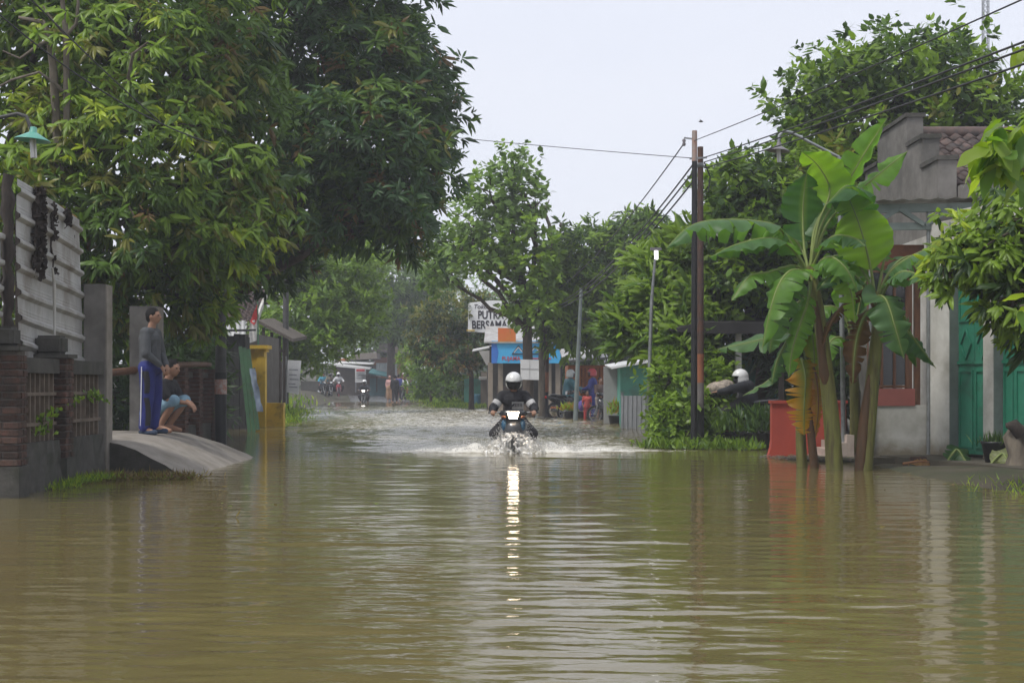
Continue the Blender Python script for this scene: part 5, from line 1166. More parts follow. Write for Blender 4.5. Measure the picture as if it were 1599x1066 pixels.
banana_leaf(bB, [(1370, 465, d + .1), (1378, 420, d + .15), (1384, 390, d + .2), (1386, 365, d + .2), (1380, 345, d + .2)], .3, (.4, -.9, .2), .3, .05, B_BL, .35, 16)
banana_leaf(bB, [(1366, 475, d), (1345, 440, d - .2), (1325, 425, d - .3), (1300, 428, d - .4), (1275, 455, d - .5)], .44, (0, -.3, 1), .45, .08, B_DK, .22, 17)
banana_leaf(bB, [(1374, 480, d), (1395, 500, d + .1), (1420, 520, d + .1), (1440, 545, d + .1), (1462, 575, d + .1)], .34, (.3, -.6, .6), .4, .1, B_DK, .25, 18)
banana_leaf(bB, [(1366, 480, d), (1350, 455, d - .25), (1325, 470, d - .3), (1300, 500, d - .3), (1285, 540, d - .3)], .2, (.3, -.5, .8), .9, .2, B_BR, .12, 19, RIB_BR, r0=.03)
D4 = 20.6
bE = thing('banana_plant', 'shaded banana plant at the back beside the lamp post', 'banana plant', P(1338, 712, D4))
stem(bE, [(1336, 722, D4), (1336, 650, D4), (1334, 590, D4), (1332, 540, D4)], [.09, .08, .07, .05])
for k, pth in enumerate(([(1332, 550, D4), (1322, 500, D4), (1300, 478, D4), (1268, 490, D4), (1240, 530, D4)], [(1333, 550, D4), (1342, 500, D4), (1362, 480, D4), (1395, 492, D4), (1420, 530, D4)], [(1332, 545, D4), (1328, 500, D4 + .2), (1318, 450, D4 + .3), (1300, 420, D4 + .3), (1290, 395, D4 + .3)],
                         [(1333, 545, D4), (1340, 490, D4 - .2), (1352, 440, D4 - .3), (1372, 420, D4 - .3), (1400, 425, D4 - .3)], [(1332, 555, D4), (1318, 530, D4 - .3), (1300, 530, D4 - .4), (1285, 560, D4 - .5), (1278, 600, D4 - .5)], [(1334, 555, D4), (1348, 530, D4 - .2), (1366, 532, D4 - .3), (1384, 560, D4 - .4), (1392, 600, D4 - .4)])):
    banana_leaf(bE, pth, .42 - .02 * k, ((-.2 if k % 2 == 0 else .2), -.5, .9), .4, .1, B_DK if k % 2 else B_GR, .25, 60 + k)
for k, (pth, w_, fc_) in enumerate((
    ([(1370, 465, d), (1392, 420, d + .2), (1420, 400, d + .3), (1450, 410, d + .4), (1480, 445, d + .4)], .44, (.2, -.4, 1)), ([(1370, 470, d), (1352, 430, d + .2), (1330, 405, d + .3), (1300, 405, d + .4), (1270, 430, d + .4)], .46, (-.2, -.4, 1)),
    ([(1370, 475, d), (1390, 470, d + .1), (1410, 490, d + .2), (1425, 530, d + .25), (1432, 575, d + .25)], .40, (.5, -.8, .4)), ([(1368, 480, d), (1352, 490, d - .2), (1340, 520, d - .3), (1334, 560, d - .3), (1332, 600, d - .3)], .34, (-.3, -.9, .3)))):
    banana_leaf(bB, pth, w_, fc_, .5, .14, (B_BL, B_GR, B_DK, B_BR)[k], .2, 90 + k)
bC = thing('banana_plant', 'short banana sucker with a dying orange yellow leaf', 'banana plant', P(1258, 728, 18.9))
D3 = 18.9
stem(bC, [(1253, 735, D3), (1251, 690, D3), (1250, 640, D3), (1256, 590, D3), (1262, 560, D3)], [.075, .07, .055, .045, .035])
banana_leaf(bC, [(1261, 575, D3), (1262, 540, D3 - .1), (1268, 520, D3 - .15), (1272, 560, D3 - .2), (1270, 600, D3 - .2)], .26, (-.3, -1, .2), .3, .1, B_GR, .5, 20, mix=((.3, .26, .04), .9))
banana_leaf(bC, [(1257, 580, D3), (1252, 560, D3 - .2), (1258, 590, D3 - .3), (1256, 640, D3 - .3), (1256, 680, D3 - .28)], .50, (.1, -1, .2), .35, .30, B_GR, .25, 21, mix=((.5, .26, .03), 1.4), pinch=.75)
banana_leaf(bC, [(1259, 585, D3), (1264, 560, D3 - .1), (1275, 590, D3 - .25), (1278, 640, D3 - .25), (1272, 690, D3 - .2)], .34, (.3, -1, .2), .6, .5, (.2, .13, .03), .25, 22, RIB_BR, mix=((.42, .2, .03), 1.2), pinch=.75)
bD = thing('banana_plant', 'thin banana sucker stem standing between the thick stems', 'banana plant', P(1272, 728, 18.7))
stem(bD, [(1273, 735, 18.7), (1268, 690, 18.7), (1263, 640, 18.7), (1258, 600, 18.7)], [.06, .055, .045, .03], STEM_BR)
banana_leaf(bD, [(1260, 620, 18.7), (1245, 590, 18.8), (1230, 560, 18.9), (1205, 590, 19), (1160, 618, 19)], .24, (-.1, -.2, 1), .3, .1, B_BL, .35, 23)
banana_leaf(bD, [(1262, 610, 18.7), (1258, 560, 18.8), (1245, 520, 18.9), (1200, 528, 19.4), (1120, 545, 19.8)], .5, (-.1, -.7, .7), .35, .1, B_BL, .3, 25)
# fallen banana leaves and bits on the porch edge
fb = thing('fallen_leaf', 'crumpled green banana leaf lying at the foot of the column', 'leaf', (5.6, 18.5, .02))
banana_leaf(fb, [(1478, 725, 18.3), (1488, 708, 18.3), (1496, 702, 18.3), (1506, 716, 18.2), (1514, 728, 18.1)], .34, (0, -.6, .8), .5, .05, B_DK, .1, 31)
fb2 = thing('fallen_leaf', 'pale yellowish folded leaf lying before the black pot', 'leaf', (6.1, 17.9, .02))
banana_leaf(fb2, [(1545, 728, 17.6), (1555, 716, 17.6), (1566, 708, 17.6), (1574, 720, 17.5), (1580, 728, 17.5)], .2, (-.2, -.9, .4), .3, .02, (.25, .28, .12), .1, 32)
fb3 = thing('fallen_leaf', 'dry brown leaf strip lying along the porch edge', 'leaf', (5.3, 18.4, .02))
banana_leaf(fb3, [(1410, 724, 18.4), (1440, 720, 18.4), (1465, 724, 18.4), (1500, 728, 18.3), (1520, 730, 18.2)], .14, (0, -.5, .9), .2, .2, (.24, .13, .05), .05, 33, RIB_BR)
bk = thing('brick', 'single dark brick lying on the porch edge', 'brick', P(1434, 722, 18.6)); obj('brick_body', brick_mesh(.2, .1, .075, 'brick_body'), parent=bk, loc=(0, 0, .04))
pt = thing('plant_pot', 'black pot with grassy plant before the second green door', 'plant', P(1555, 722, 17.8))
c = P(1555, 726, 17.8); MB().lathe([(0, 0), (.12, 0), (.17, .26), (.185, .27), (.185, .3), (.16, .3), (.15, .25), (0, .25)], c, 16).build('pot', BLACKM, pt)
rs = np.random.RandomState(8); n = 160; p = np.tile(np.array(c) + [0, 0, .25], (n, 1)) + rs.normal(0, 1, (n, 3)) * [.08, .08, 0]
dd = rs.normal(0, .5, (n, 3)); dd[:, 2] = 1
v, f, cc = leaf_geo(p, dd, rs.normal(0, 1, (n, 3)), .1 + .12 * rs.rand(n), np.full(n, .014), pick_cols(n, [(G_MD, 3), (G_DK, 3)], rs), T_DIA)
obj('foliage', np_mesh('foliage', v - np.array(pt.location), f, cc, True, LEAF), parent=pt, kind='stuff')
sp = thing('stump', 'rotten tree stump at the porch corner', 'stump', P(1590, 728, 17.2))
b = MB(); c = P(1592, 735, 17.2); b.tube([c, c + Vector((.02, 0, .2)), c + Vector((-.03, .02, .42)), c + Vector((-.02, 0, .56))], [.19, .15, .16, .07], 7); b.build('wood', BARK_PALE, sp)
b = MB(); b.tube([c + Vector((-.02, -.1, .45)), c + Vector((-.12, -.12, .56)), c + Vector((-.2, -.1, .55))], [.09, .08, .03], 7); b.build('broken_limb', WOOD_D, sp)

# broad bright leaves of the near tree, each leaf apart
def big_leaf_mesh(l, w):
    vs = []; fs = []; K = 6
    for i in range(K + 1):
        q = i / K; hw = w * .5 * math.sin(math.pi * (q * .96 + .03) ** .8) ** .8
        for s in (-1, -.5, 0, .5, 1): vs.append((q * l, s * hw, -.22 * l * q * q + .16 * hw * (abs(s) - .3) + (.008 * math.sin(i * 2.1) * abs(s))))
    for i in range(K):
        for j in range(4): fs.append((i * 5 + j, (i + 1) * 5 + j, (i + 1) * 5 + j + 1, i * 5 + j + 1))
    return np.array(vs), np.array(fs)
bt = thing('terminalia_tree', 'near branch of broad bright yellow green leaves at the upper corner', 'tree', (4.6, 10.4, 0))
b = MB()
def pb_(pts, r0, r1): b.tube(catmull([P(*p) for p in pts], 10), [r0 + (r1 - r0) * i / 10 for i in range(11)], 6)
pb_([(1760, 640, 10.6), (1750, 420, 10.6), (1740, 250, 10.6), (1730, 100, 10.6)], .09, .05)
BRN = [[(1745, 330, 10.6), (1680, 250, 10.4), (1610, 215, 10.2), (1560, 200, 10.1)], [(1745, 330, 10.6), (1660, 290, 10.3), (1590, 262, 10.1), (1530, 235, 10)], [(1735, 180, 10.6), (1680, 120, 10.4), (1630, 80, 10.3), (1596, 72, 10.2)], [(1745, 380, 10.6), (1680, 440, 10.4), (1620, 470, 10.2), (1592, 478, 10.2)]]
for q in BRN: pb_(q, .03, .007)
b.build('trunk', BARK_PALE, bt)
lm = []
for k, cc in enumerate(((.15, .24, .035), (.20, .29, .04), (.10, .19, .035), (.24, .32, .06))):
    v, f = big_leaf_mesh(.25 * (1 + .12 * k), .115 * (1 + .08 * (k % 2))); m = np_mesh('leaf', v, f, np.repeat(np.array([cc]), len(v), 0), True, LEAF_B); lm.append(m)
r_ = random.Random(12)
for bi, (q, cnt) in enumerate(zip(BRN, (44, 40, 14, 9))):
    c = catmull([P(*p) for p in q], 30)
    for k in range(cnt):
        i = min(30, int(10 + 20 * r_.random() ** .8)); s = r_.uniform(.7, 1.15) * (.72 if bi > 1 else 1)
        o = obj('leaf', r_.choice(lm), parent=bt, loc=c[i] - bt.location + Vector((r_.uniform(-.06, .03), r_.uniform(-.12, .12), r_.uniform(-.08, .09))))
        o.scale = (s, s, s); o.rotation_euler = Euler((r_.uniform(-.7, .7), r_.uniform(-.1, 1.15), r_.uniform(1.6, 5.2)))

# ================================================================== PEOPLE
def blob(name, caps, ells, voxel, smooth=4):
    b = MB()
    for (p, q, r0, r1) in caps:
        p = Vector(p); q = Vector(q); d = q - p
        if d.length < 1e-5: d = Vector((0, 0, 1e-4))
        m = rot_to(d); L_ = d.length; prof = []
        for i in range(5): a = math.pi / 2 * i / 4; prof.append((max(1e-4, r0 * math.sin(a)), -r0 * math.cos(a)))
        for i in range(5): a = math.pi / 2 * i / 4; prof.append((max(1e-4, r1 * math.cos(a)), L_ + r1 * math.sin(a)))
        b.lathe(prof, p, 12, d)
    for (c, r, m) in ells: b.ell(c, r, m, 16, 12)
    me = b.mesh(name)
    bm = bmesh.new(); bm.from_mesh(me); bmesh.ops.remove_doubles(bm, verts=bm.verts, dist=2e-4); bmesh.ops.recalc_face_normals(bm, faces=bm.faces); bm.to_mesh(me); bm.free()
    o = bpy.data.objects.new('tmp', me); COL.objects.link(o)
    md = o.modifiers.new('r', 'REMESH'); md.mode = 'VOXEL'; md.voxel_size = voxel
    if smooth: ms = o.modifiers.new('s', 'SMOOTH'); ms.iterations = smooth; ms.factor = .5
    bpy.context.view_layer.update()
    out = bpy.data.meshes.new_from_object(o.evaluated_get(bpy.context.evaluated_depsgraph_get())); out.name = name
    bpy.data.objects.remove(o); bpy.data.meshes.remove(me)
    out.polygons.foreach_set('use_smooth', [True] * len(out.polygons)); out.materials.clear()
    return out
SKIN = M('skin', (.30, .165, .105), (.26, .14, .09), .55, 8); HAIR = M('black_hair', (.009, .008, .008), (.014, .013, .012), .8, 30, .4, 90, spec=.15)
def cl(name, c, rough=.85, sc=9): return M(name, c, tuple(x * .72 for x in c), rough, sc, .9, 11, stretch=(1, 1, .6))
V3 = Vector
def pose(kind, **k):
    """joints; local frame: x forward, y to the person's own left, z up, origin on the ground"""
    J = {}
    if kind == 'stand':
        J.update(pel=(0, 0, .92), che=(.02, 0, 1.28), nck=(.0, 0, 1.42), hed=(.035, 0, 1.55))
        for s, n in ((1, 'L'), (-1, 'R')):
            J['sh' + n] = (0, .175 * s, 1.37); J['el' + n] = (-.03, .225 * s, 1.08); J['wr' + n] = (.10, .2 * s, .86); J['hd' + n] = (.03, 0, -1)
            J['hip' + n] = (0, .09 * s, .90); J['kn' + n] = (.02, .1 * s, .49); J['an' + n] = (-.01, .11 * s, .08); J['toe' + n] = (.14, .125 * s, .03)
    if kind == 'squat':
        J.update(pel=(-.16, 0, .24), che=(.05, 0, .56), nck=(.10, 0, .69), hed=(.155, 0, .80))
        for s, n in ((1, 'L'), (-1, 'R')):
            J['sh' + n] = (.08, .175 * s, .63); J['el' + n] = (.20, .20 * s, .43); J['wr' + n] = (.39, .06 * s, .39); J['hd' + n] = (.6, -.3 * s, -.55)
            J['hip' + n] = (-.13, .1 * s, .25); J['kn' + n] = (.26, .16 * s, .42); J['an' + n] = (.04, .13 * s, .08); J['toe' + n] = (.20, .15 * s, .03)
    if kind == 'ride':
        J.update(pel=(-.12, 0, .80), che=(.02, 0, 1.14), nck=(.05, 0, 1.27), hed=(.10, 0, 1.38))
        for s, n in ((1, 'L'), (-1, 'R')):
            J['sh' + n] = (.03, .185 * s, 1.21); J['el' + n] = (.16, .335 * s, 1.00); J['wr' + n] = (.40, .33 * s, .955); J['hd' + n] = (1, -.05 * s, -.05)
            J['hip' + n] = (-.08, .1 * s, .78); J['kn' + n] = (.30, .31 * s, .60); J['an' + n] = (.14, .20 * s, .27); J['toe' + n] = (.30, .22 * s, .22)
    J.update(k); return {a: V3(b) for a, b in J.items()}
def hand(caps, wr, d, up, side, curl=.5):
    d = V3(d).normalized(); up = (V3(up) - d * V3(up).dot(d)).normalized(); sd = d.cross(up) * side   # sd: towards the thumb
    pe = wr + d * .075
    for o_ in (-.024, 0, .024): caps.append((wr + sd * o_ * .7, pe + sd * o_, .017, .015))
    for i, l in enumerate((.070, .078, .072, .055)):
        o_ = .031 - .021 * i; a = pe + sd * o_; m = a + (d * math.cos(curl * .6) - up * math.sin(curl * .6)) * l * .5
        caps.append((a, m, .0088, .0082)); caps.append((m, m + (d * math.cos(curl * 1.5) - up * math.sin(curl * 1.5)) * l * .55, .0082, .007))
    a = wr + d * .03 + sd * .03; m = a + (d * .6 + sd * .7).normalized() * .04; caps.append((a, m, .011, .0095)); caps.append((m, m + (d * .9 + sd * .2 - up * .3).normalized() * .035, .0095, .008))
def make_person(label, loc, rz, J, look, scale=1, voxel=.014, group=None, cat='person'):
    t = thing('person', label, cat, loc, rz, group); t.scale = (scale,) * 3
    f = V3(look.get('face', (1, 0, 0))).normalized(); u = (V3((0, 0, 1)) - f * f.z).normalized() if 'up' not in look else V3(look['up']); l = u.cross(f); hm_ = Matrix((f, l, u)).transposed()
    h = J['hed'] + u * .045
    caps = [(J['pel'], J['che'], .115, .125), (J['shL'], J['shR'], .058, .058), (J['hipL'], J['hipR'], .095, .095), (J['che'] + V3((0, .06, 0)), J['che'] - V3((0, .06, 0)), .105, .105), (J['nck'], J['hed'], .055, .052), (J['che'], J['nck'], .09, .055)]
    ells = [(h, (.094, .076, .108), hm_), (h + f * .026 - u * .058, (.062, .054, .055), hm_)]
    caps += [(h + f * .088 + u * .005, h + f * .106 - u * .028, .010, .015), (h + f * .082 + l * .03 + u * .02, h + f * .082 - l * .03 + u * .02, .014, .014), (h + f * .085 - u * .056 + l * .018, h + f * .085 - u * .056 - l * .018, .010, .010)]
    for s in (-1, 1): ells.append((h + l * s * .076 - f * .006 - u * .012, (.018, .008, .03), hm_))
    for n, s in (('L', 1), ('R', -1)):
        caps += [(J['sh' + n], J['el' + n], .049, .039), (J['el' + n], J['wr' + n], .039, .026), (J['hip' + n], J['kn' + n], .083, .056), (J['kn' + n], J['kn' + n].lerp(J['an' + n], .35), .053, .055), (J['kn' + n].lerp(J['an' + n], .35), J['an' + n], .055, .035),
                 (J['an' + n], J['toe' + n], .038, .03), (J['an' + n] - (J['toe' + n] - J['an' + n]).normalized() * .05 + V3((0, 0, -.03)), J['toe' + n], .032, .03)]
        hand(caps, J['wr' + n], J['hd' + n], look.get('palm_up', {}).get(n, (0, 0, 1)), s, look.get('curl', .5))
    obj('body', blob('body', caps, ells, voxel, 2), look.get('skin', SKIN), t)
    for s in (-1, 1):
        b = MB(); b.ell(h + f * .083 + l * s * .032 + u * .006, (.010, .013, .008), hm_); b.build_local('eye', HAIR, t)
    if 'top' in look:
        m, sl = look['top']; e = look.get('loose', .018)
        c2 = [(J['pel'] + (J['che'] - J['pel']) * look.get('hem', 0.02), J['che'], .118 + e, .125 + e), (J['shL'], J['shR'], .064 + e * .6, .064 + e * .6), (J['che'] + V3((0, .06, 0)), J['che'] - V3((0, .06, 0)), .108 + e, .108 + e), (J['hipL'].lerp(J['pel'], .3) + V3((0, 0, .05)), J['hipR'].lerp(J['pel'], .3) + V3((0, 0, .05)), .088 + e, .088 + e), (J['che'], J['nck'] - V3((0, 0, .02)), .095 + e * .5, .064)]
        for n in 'LR':
            if sl >= .5: c2.append((J['sh' + n], J['sh' + n].lerp(J['el' + n], min(1, sl)), .055 + e * .8, .046 + e))
            if sl > 1: c2.append((J['el' + n], J['el' + n].lerp(J['wr' + n], (sl - 1) * .95), .043 + e * .7, .032 + e * .5))
        obj('shirt', blob('shirt', c2, [], voxel, 3), m, t)
    if 'bottom' in look:
        m, sl = look['bottom']; e = look.get('loose_leg', .018)
        c2 = [(J['hipL'], J['hipR'], .098 + e, .098 + e), (J['pel'], J['pel'].lerp(J['che'], .25), .112 + e, .11 + e)]
        for n in 'LR':
            c2.append((J['hip' + n], J['hip' + n].lerp(J['kn' + n], min(1, sl)), .085 + e, .06 + e))
            if sl > 1: c2.append((J['kn' + n], J['kn' + n].lerp(J['an' + n], (sl - 1) * .98), .058 + e, .042 + e * 1.2))
        obj('trousers', blob('trousers', c2, [], voxel, 3), m, t)
    if look.get('shoe'):
        for n in 'LR':
            dd_ = (J['toe' + n] - J['an' + n]); dd_.z = 0; dd_.normalize(); a = J['an' + n].copy(); a.z = J['toe' + n].z + .005
            obj('shoe', blob('shoe', [(a - dd_ * .045, J['toe' + n] + dd_ * .015, .041, .037)], [], voxel * .8, 2), look['shoe'], t)
    if look.get('hair'):
        eh = [(h + u * .022 - f * .014, (.098, .082, .098), hm_), (h - f * .045 - u * .02, (.06, .074, .075), hm_)]
        ch = [(h - f * .06, h - f * .08 - u * look['longhair'], .065, .04)] if look.get('longhair') else []
        me = blob('hair', ch, eh, voxel * .8, 1); bm = bmesh.new(); bm.from_mesh(me)
        bmesh.ops.delete(bm, geom=[q for q in bm.faces if (q.calc_center_median() - h).dot(f) > .05 and (q.calc_center_median() - h).dot(u) < .055], context='FACES'); bm.to_mesh(me); bm.free()
        obj('hair', me, look['hair'], t)
    if look.get('helmet'):
        hc = h + u * .02
        me = blob('helmet', [], [(hc + u * .012, (.152, .137, .140), hm_), (hc - f * .02 - u * .05, (.14, .134, .11), hm_)], voxel * .8, 2)
        bm = bmesh.new(); bm.from_mesh(me)
        bmesh.ops.delete(bm, geom=[q for q in bm.faces if ((q.calc_center_median() - hc).dot(f) > .055 and (q.calc_center_median() - hc).dot(u) < .02) or (q.calc_center_median() - hc).dot(u) < -.12], context='FACES'); bm.to_mesh(me); bm.free()
        ho = obj('helmet', me, look['helmet'], t)
        me = blob('visor', [], [(hc - u * .055 + f * .012, (.122, .112, .085), hm_)], voxel * .8, 2); obj('visor', me, look.get('visor', BLACKM), ho)
        MB_ = MB(); MB_.tube([hc + f * .148 * math.cos(a) + l * .138 * math.sin(a) + u * .018 for a in [R(-75 + 150 * i / 12) for i in range(13)]], .011, 6); MB_.build_local('helmet_rim', look.get('rim', STEEL), ho)
    return t
def _bl(s, name, mat, parent):
    me = s.mesh(name); me.materials.append(mat); return obj(name, me, parent=parent)
MB.build_local = _bl

# the two onlookers on the ramp
GREY_SW = cl('grey_sweater', (.075, .08, .085)); BLUE_TR = cl('blue_tracksuit', (.018, .026, .165), .8); BLK_TR = cl('black_fabric', (.014, .014, .017))
J = pose('stand', pel=(-.02, 0, .93), che=(-.02, 0, 1.29), nck=(.0, 0, 1.44), hed=(.03, 0, 1.57), shR=(-.01, -.18, 1.38), shL=(0, .17, 1.38), elR=(.02, -.25, 1.10), elL=(.05, .22, 1.11), wrR=(.19, -.12, .93), wrL=(.20, .06, .93), hdR=(.25, .5, -.75), hdL=(.3, -.45, -.75),
         anL=(-.02, .10, .09), anR=(-.06, -.10, .08), toeR=(.10, -.14, .03), toeL=(.14, .12, .04), knR=(-.01, -.11, .50), hipR=(-.02, -.09, .90))
px, Dm = 237, 19.15; xm = P(px, 0, Dm).x
man1 = make_person('man standing on the ramp in grey sweater and blue track trousers', (xm, Dm, ramp_z(xm) - .0), R(-8), J, dict(top=(GREY_SW, 1.93), bottom=(BLUE_TR, 1.95), hair=HAIR, shoe=cl('dark_slipper', (.03, .05, .09)), loose_leg=.032, loose=.024, hem=.0, palm_up={'L': (1, 0, .3), 'R': (1, 0, .3)}), 0.985, .009)
b = MB()
for z0_, z1_ in ((.86, .56), (.50, .12)):
    pts = [(-.0 + .02 * math.sin(q * 3), -.226 + .02 * q if z0_ > .6 else -.206 + .03 * q, z0_ + (z1_ - z0_) * q) for q in (0, .33, .66, 1)]
    vs = []
    for (x_, y_, z_) in pts: vs += [(x_ - .05, y_ + .02, z_), (x_, y_ - .008, z_), (x_ + .045, y_ + .02, z_)]
    b.add(vs, [(i * 3 + j, i * 3 + j + 1, (i + 1) * 3 + j + 1, (i + 1) * 3 + j) for i in range(3) for j in range(2)], True)
b.build_local('black_side_panel', BLK_TR, man1)
b = MB(); b.tube([(-.05, -.212, .92), (-.06, -.202, .60), (-.07, -.19, .35), (-.085, -.168, .12)], .007, 5); b.build_local('white_stripe', WHITE_C, man1)
J = pose('squat'); px, Dm = 252, 19.75; xm = P(px, 0, Dm).x
make_person('man squatting on the ramp in black shirt and pale denim shorts', (xm, Dm, ramp_z(xm) + .0), R(-12), J, dict(top=(cl('dark_tshirt', (.022, .022, .025)), .75), bottom=(cl('pale_denim', (.20, .33, .42)), 1.0), hair=HAIR, loose_leg=.02, loose=.02, curl=.45, face=(1, -.1, -.12)), 1.06, .009)

# ================================================================== MOTORBIKES
def ring(b, c, R_, r_, axis=(0, 1, 0), n=28, k=8):
    b.lathe([(R_ + r_ * math.cos(2 * math.pi * i / k), r_ * math.sin(2 * math.pi * i / k)) for i in range(k + 1)], c, n, axis)
TYRE = M('tyre_rubber', (.02, .02, .02), (.014, .014, .014), .85, 20); CHROME = M('chrome', (.5, .5, .5), (.42, .42, .42), .2, 5, metal=.9)
BIKE_BL = M('bike_black', (.02, .02, .022), (.015, .015, .016), .25, 4, coat=.5); BIKE_BLUE = M('bike_blue_panel', (.03, .11, .2), (.025, .09, .17), .25, 4, coat=.5)
LENS_A = M('amber_lens', (.22, .07, .02), (.18, .06, .02), .3); LENS_W = M('clear_lens', (.6, .6, .6), (.55, .55, .55), .1); LENS_R = M('red_lens', (.5, .02, .02), (.4, .02, .02), .2)
def make_bike(label, loc, rz, body=BIKE_BL, lamp=None, group=None, steer=0):
    t = thing('motorbike', label, 'motorbike', loc, rz, group)
    def put(b, name, mat, parent=None): return b.build_local(name, mat, parent or t)
    for x in (.62, -.60):
        b = MB(); ring(b, (x, 0, .285), .25, .037); w = put(b, 'tyre', TYRE)
        b = MB(); ring(b, (x, 0, .285), .205, .014); b.lathe([(0, -.05), (.05, -.05), (.05, .05), (0, .05)], (x, 0, .285), 12, (0, 1, 0))
        for k in range(10): a = k * math.pi / 5; b.tube([(x + .04 * math.cos(a), .01 * (-1) ** k, .285 + .04 * math.sin(a)), (x + .2 * math.cos(a), 0, .285 + .2 * math.sin(a))], .006, 4)
        put(b, 'rim', CHROME, w)
    b = MB()
    for s in (-1, 1): b.tube([(.62, .085 * s, .285), (.50, .085 * s, .62), (.44, .06 * s, .80)], [.022, .024, .024], 8)
    put(b, 'front_fork', STEEL)
    b = MB(); b.lathe([(.30, -.055), (.315, -.03), (.32, 0), (.315, .03), (.30, .055)], (.62, 0, .285), 14, (0, 1, 0), arc=(R(-150), R(0)))
    # lathe about y: arc spans the upper part of the wheel
    put(b, 'front_fender', body)
    # leg shield and body built as lofts
    def loft(secs, name, mat):
        b = MB(); vs = []; n = 10
        for (x, z, hw, hh) in secs:
            for j in range(n): a = 2 * math.pi * j / n; vs.append((x, hw * math.copysign(abs(math.cos(a)) ** .7, math.cos(a)), z + hh * math.copysign(abs(math.sin(a)) ** .8, math.sin(a))))
        b.add(vs, [(i * n + j, i * n + (j + 1) % n, (i + 1) * n + (j + 1) % n, (i + 1) * n + j) for i in range(len(secs) - 1) for j in range(n)], True)
        b.add(vs[:n], [tuple(range(n))[::-1]]); b.add(vs[-n:], [tuple(range(n))]); return put(b, name, mat)
    loft([(.56, .68, .02, .05), (.53, .66, .10, .12), (.46, .62, .17, .20), (.36, .52, .19, .24), (.26, .42, .16, .20), (.20, .38, .10, .14)], 'leg_shield', body)
    loft([(.26, .42, .06, .09), (.0, .45, .08, .10), (-.15, .52, .12, .14), (-.45, .62, .13, .12), (-.75, .70, .09, .08), (-.90, .76, .03, .04)], 'body_panel', body)
    loft([(.02, .68, .07, .03), (-.1, .74, .13, .05), (-.35, .76, .14, .055), (-.6, .79, .13, .05), (-.75, .80, .09, .04)], 'seat', BIKE_BL)
    loft([(.15, .26, .10, .09), (.0, .26, .12, .11), (-.18, .28, .10, .10)], 'engine', STEEL)
    hb = loft([(.56, .90, .06, .05), (.54, .91, .17, .075), (.47, .92, .23, .075), (.39, .91, .20, .05), (.33, .90, .08, .04)], 'handlebar_cowl', BIKE_BL)
    b = MB(); b.prism([(.572, -.095, .955), (.572, .095, .955), (.59, .062, .845), (.59, -.062, .845)], (-.03, 0, 0)); put(b, 'headlight', lamp or LENS_W, hb)
    for s in (-1, 1):
        b = MB(); b.ell((.535, .155 * s, .875), (.03, .04, .022)); put(b, 'turn_signal', LENS_A, hb)
        b = MB(); b.tube([(.40, .1 * s, .92), (.40, .2 * s, .94), (.37, .30 * s, .945)], .014, 8); put(b, 'handlebar', STEEL, hb)
        b = MB(); b.tube([(.375, .28 * s, .945), (.35, .40 * s, .94)], .019, 8); put(b, 'grip', BLACKM, hb)
        b = MB(); b.tube([(.42, .22 * s, .945), (.45, .38 * s, .94)], .006, 5); put(b, 'lever', CHROME, hb)
        b = MB(); b.bar((.12, .16 * s, .22), (.12, .3 * s, .22), .035); put(b, 'footrest', BLACKM)
    b = MB(); b.ell((-.92, 0, .74), (.03, .08, .05)); put(b, 'tail_light', LENS_R)
    b = MB(); b.tube([(-.05, -.12, .2), (-.3, -.16, .22), (-.78, -.17, .32)], [.025, .045, .05], 10); put(b, 'exhaust', CHROME)
    b = MB(); b.lathe([(.30, -.06), (.32, 0), (.30, .06)], (-.60, 0, .285), 12, (0, 1, 0), arc=(R(-170), R(-40))); put(b, 'rear_fender', BLACKM)
    return t
# the ridden motorbike, driving towards the viewer
BYW = BY + .0
LAMP = emit('headlight_glow', (1, .80, .58), 14)
mb1 = make_bike('motorbike with lit headlight ploughing through the flood', (BX, BY + .62, -.30), R(-90 - 1), M('bike_graphite', (.07, .075, .085), (.05, .055, .06), .3, 4, coat=.4), LAMP)
for _s in (-1, 1):
    b = MB(); b.ell((.44, .15 * _s, .74), (.06, .045, .10)); b.build_local('blue_flank', BIKE_BLUE, mb1)
SW_BL = cl('black_sweater', (.016, .016, .019)); WHT = cl('white_knit', (.50, .49, .48)); TRD = cl('dark_trousers', (.028, .026, .028))
J = pose('ride')
rd = make_person('rider in white helmet and black sweater on the splashing motorbike', (BX, BY + .62, -.30), R(-91), J, dict(top=(SW_BL, 1.9), bottom=(TRD, 1.97), helmet=M('white_helmet', (.72, .72, .71), (.66, .66, .65), .25, 4, coat=.6), visor=M('black_mask', (.014, .013, .013)), shoe=BLK_TR, loose=.03, loose_leg=.03, curl=1.3, face=(1, 0, -.18)), 1.0, .011)
for n, s in (('L', 1), ('R', -1)):
    a, c = J['sh' + n], J['el' + n]; p0 = a.lerp(c, .50); p1 = a.lerp(c, .84)
    b = MB(); b.tube([p0, p0.lerp(p1, .5), p1], [.079, .078, .074], 14); b.build_local('white_sleeve_band', WHT, rd)
b = MB(); vs = []
for i in range(9):
    for j in range(5):
        y = -.03 + .19 * i / 8; z = .99 + .12 * j / 4; vs.append((.02 + .165 - .9 * y * y - .5 * (1.1 - z), y, z))
b.add(vs, [(i * 5 + j, (i + 1) * 5 + j, (i + 1) * 5 + j + 1, i * 5 + j + 1) for i in range(8) for j in range(4)], True); cp = b.build_local('white_chest_band', WHT, rd)
for i in range(6):
    y = .005 + .025 * i; b = MB(); b.bar((.02 + .169 - .9 * y * y - .03, y, 1.03), (.02 + .172 - .9 * y * y, y, 1.085), .009, .005); b.build_local('chest_print', SW_BL, cp)
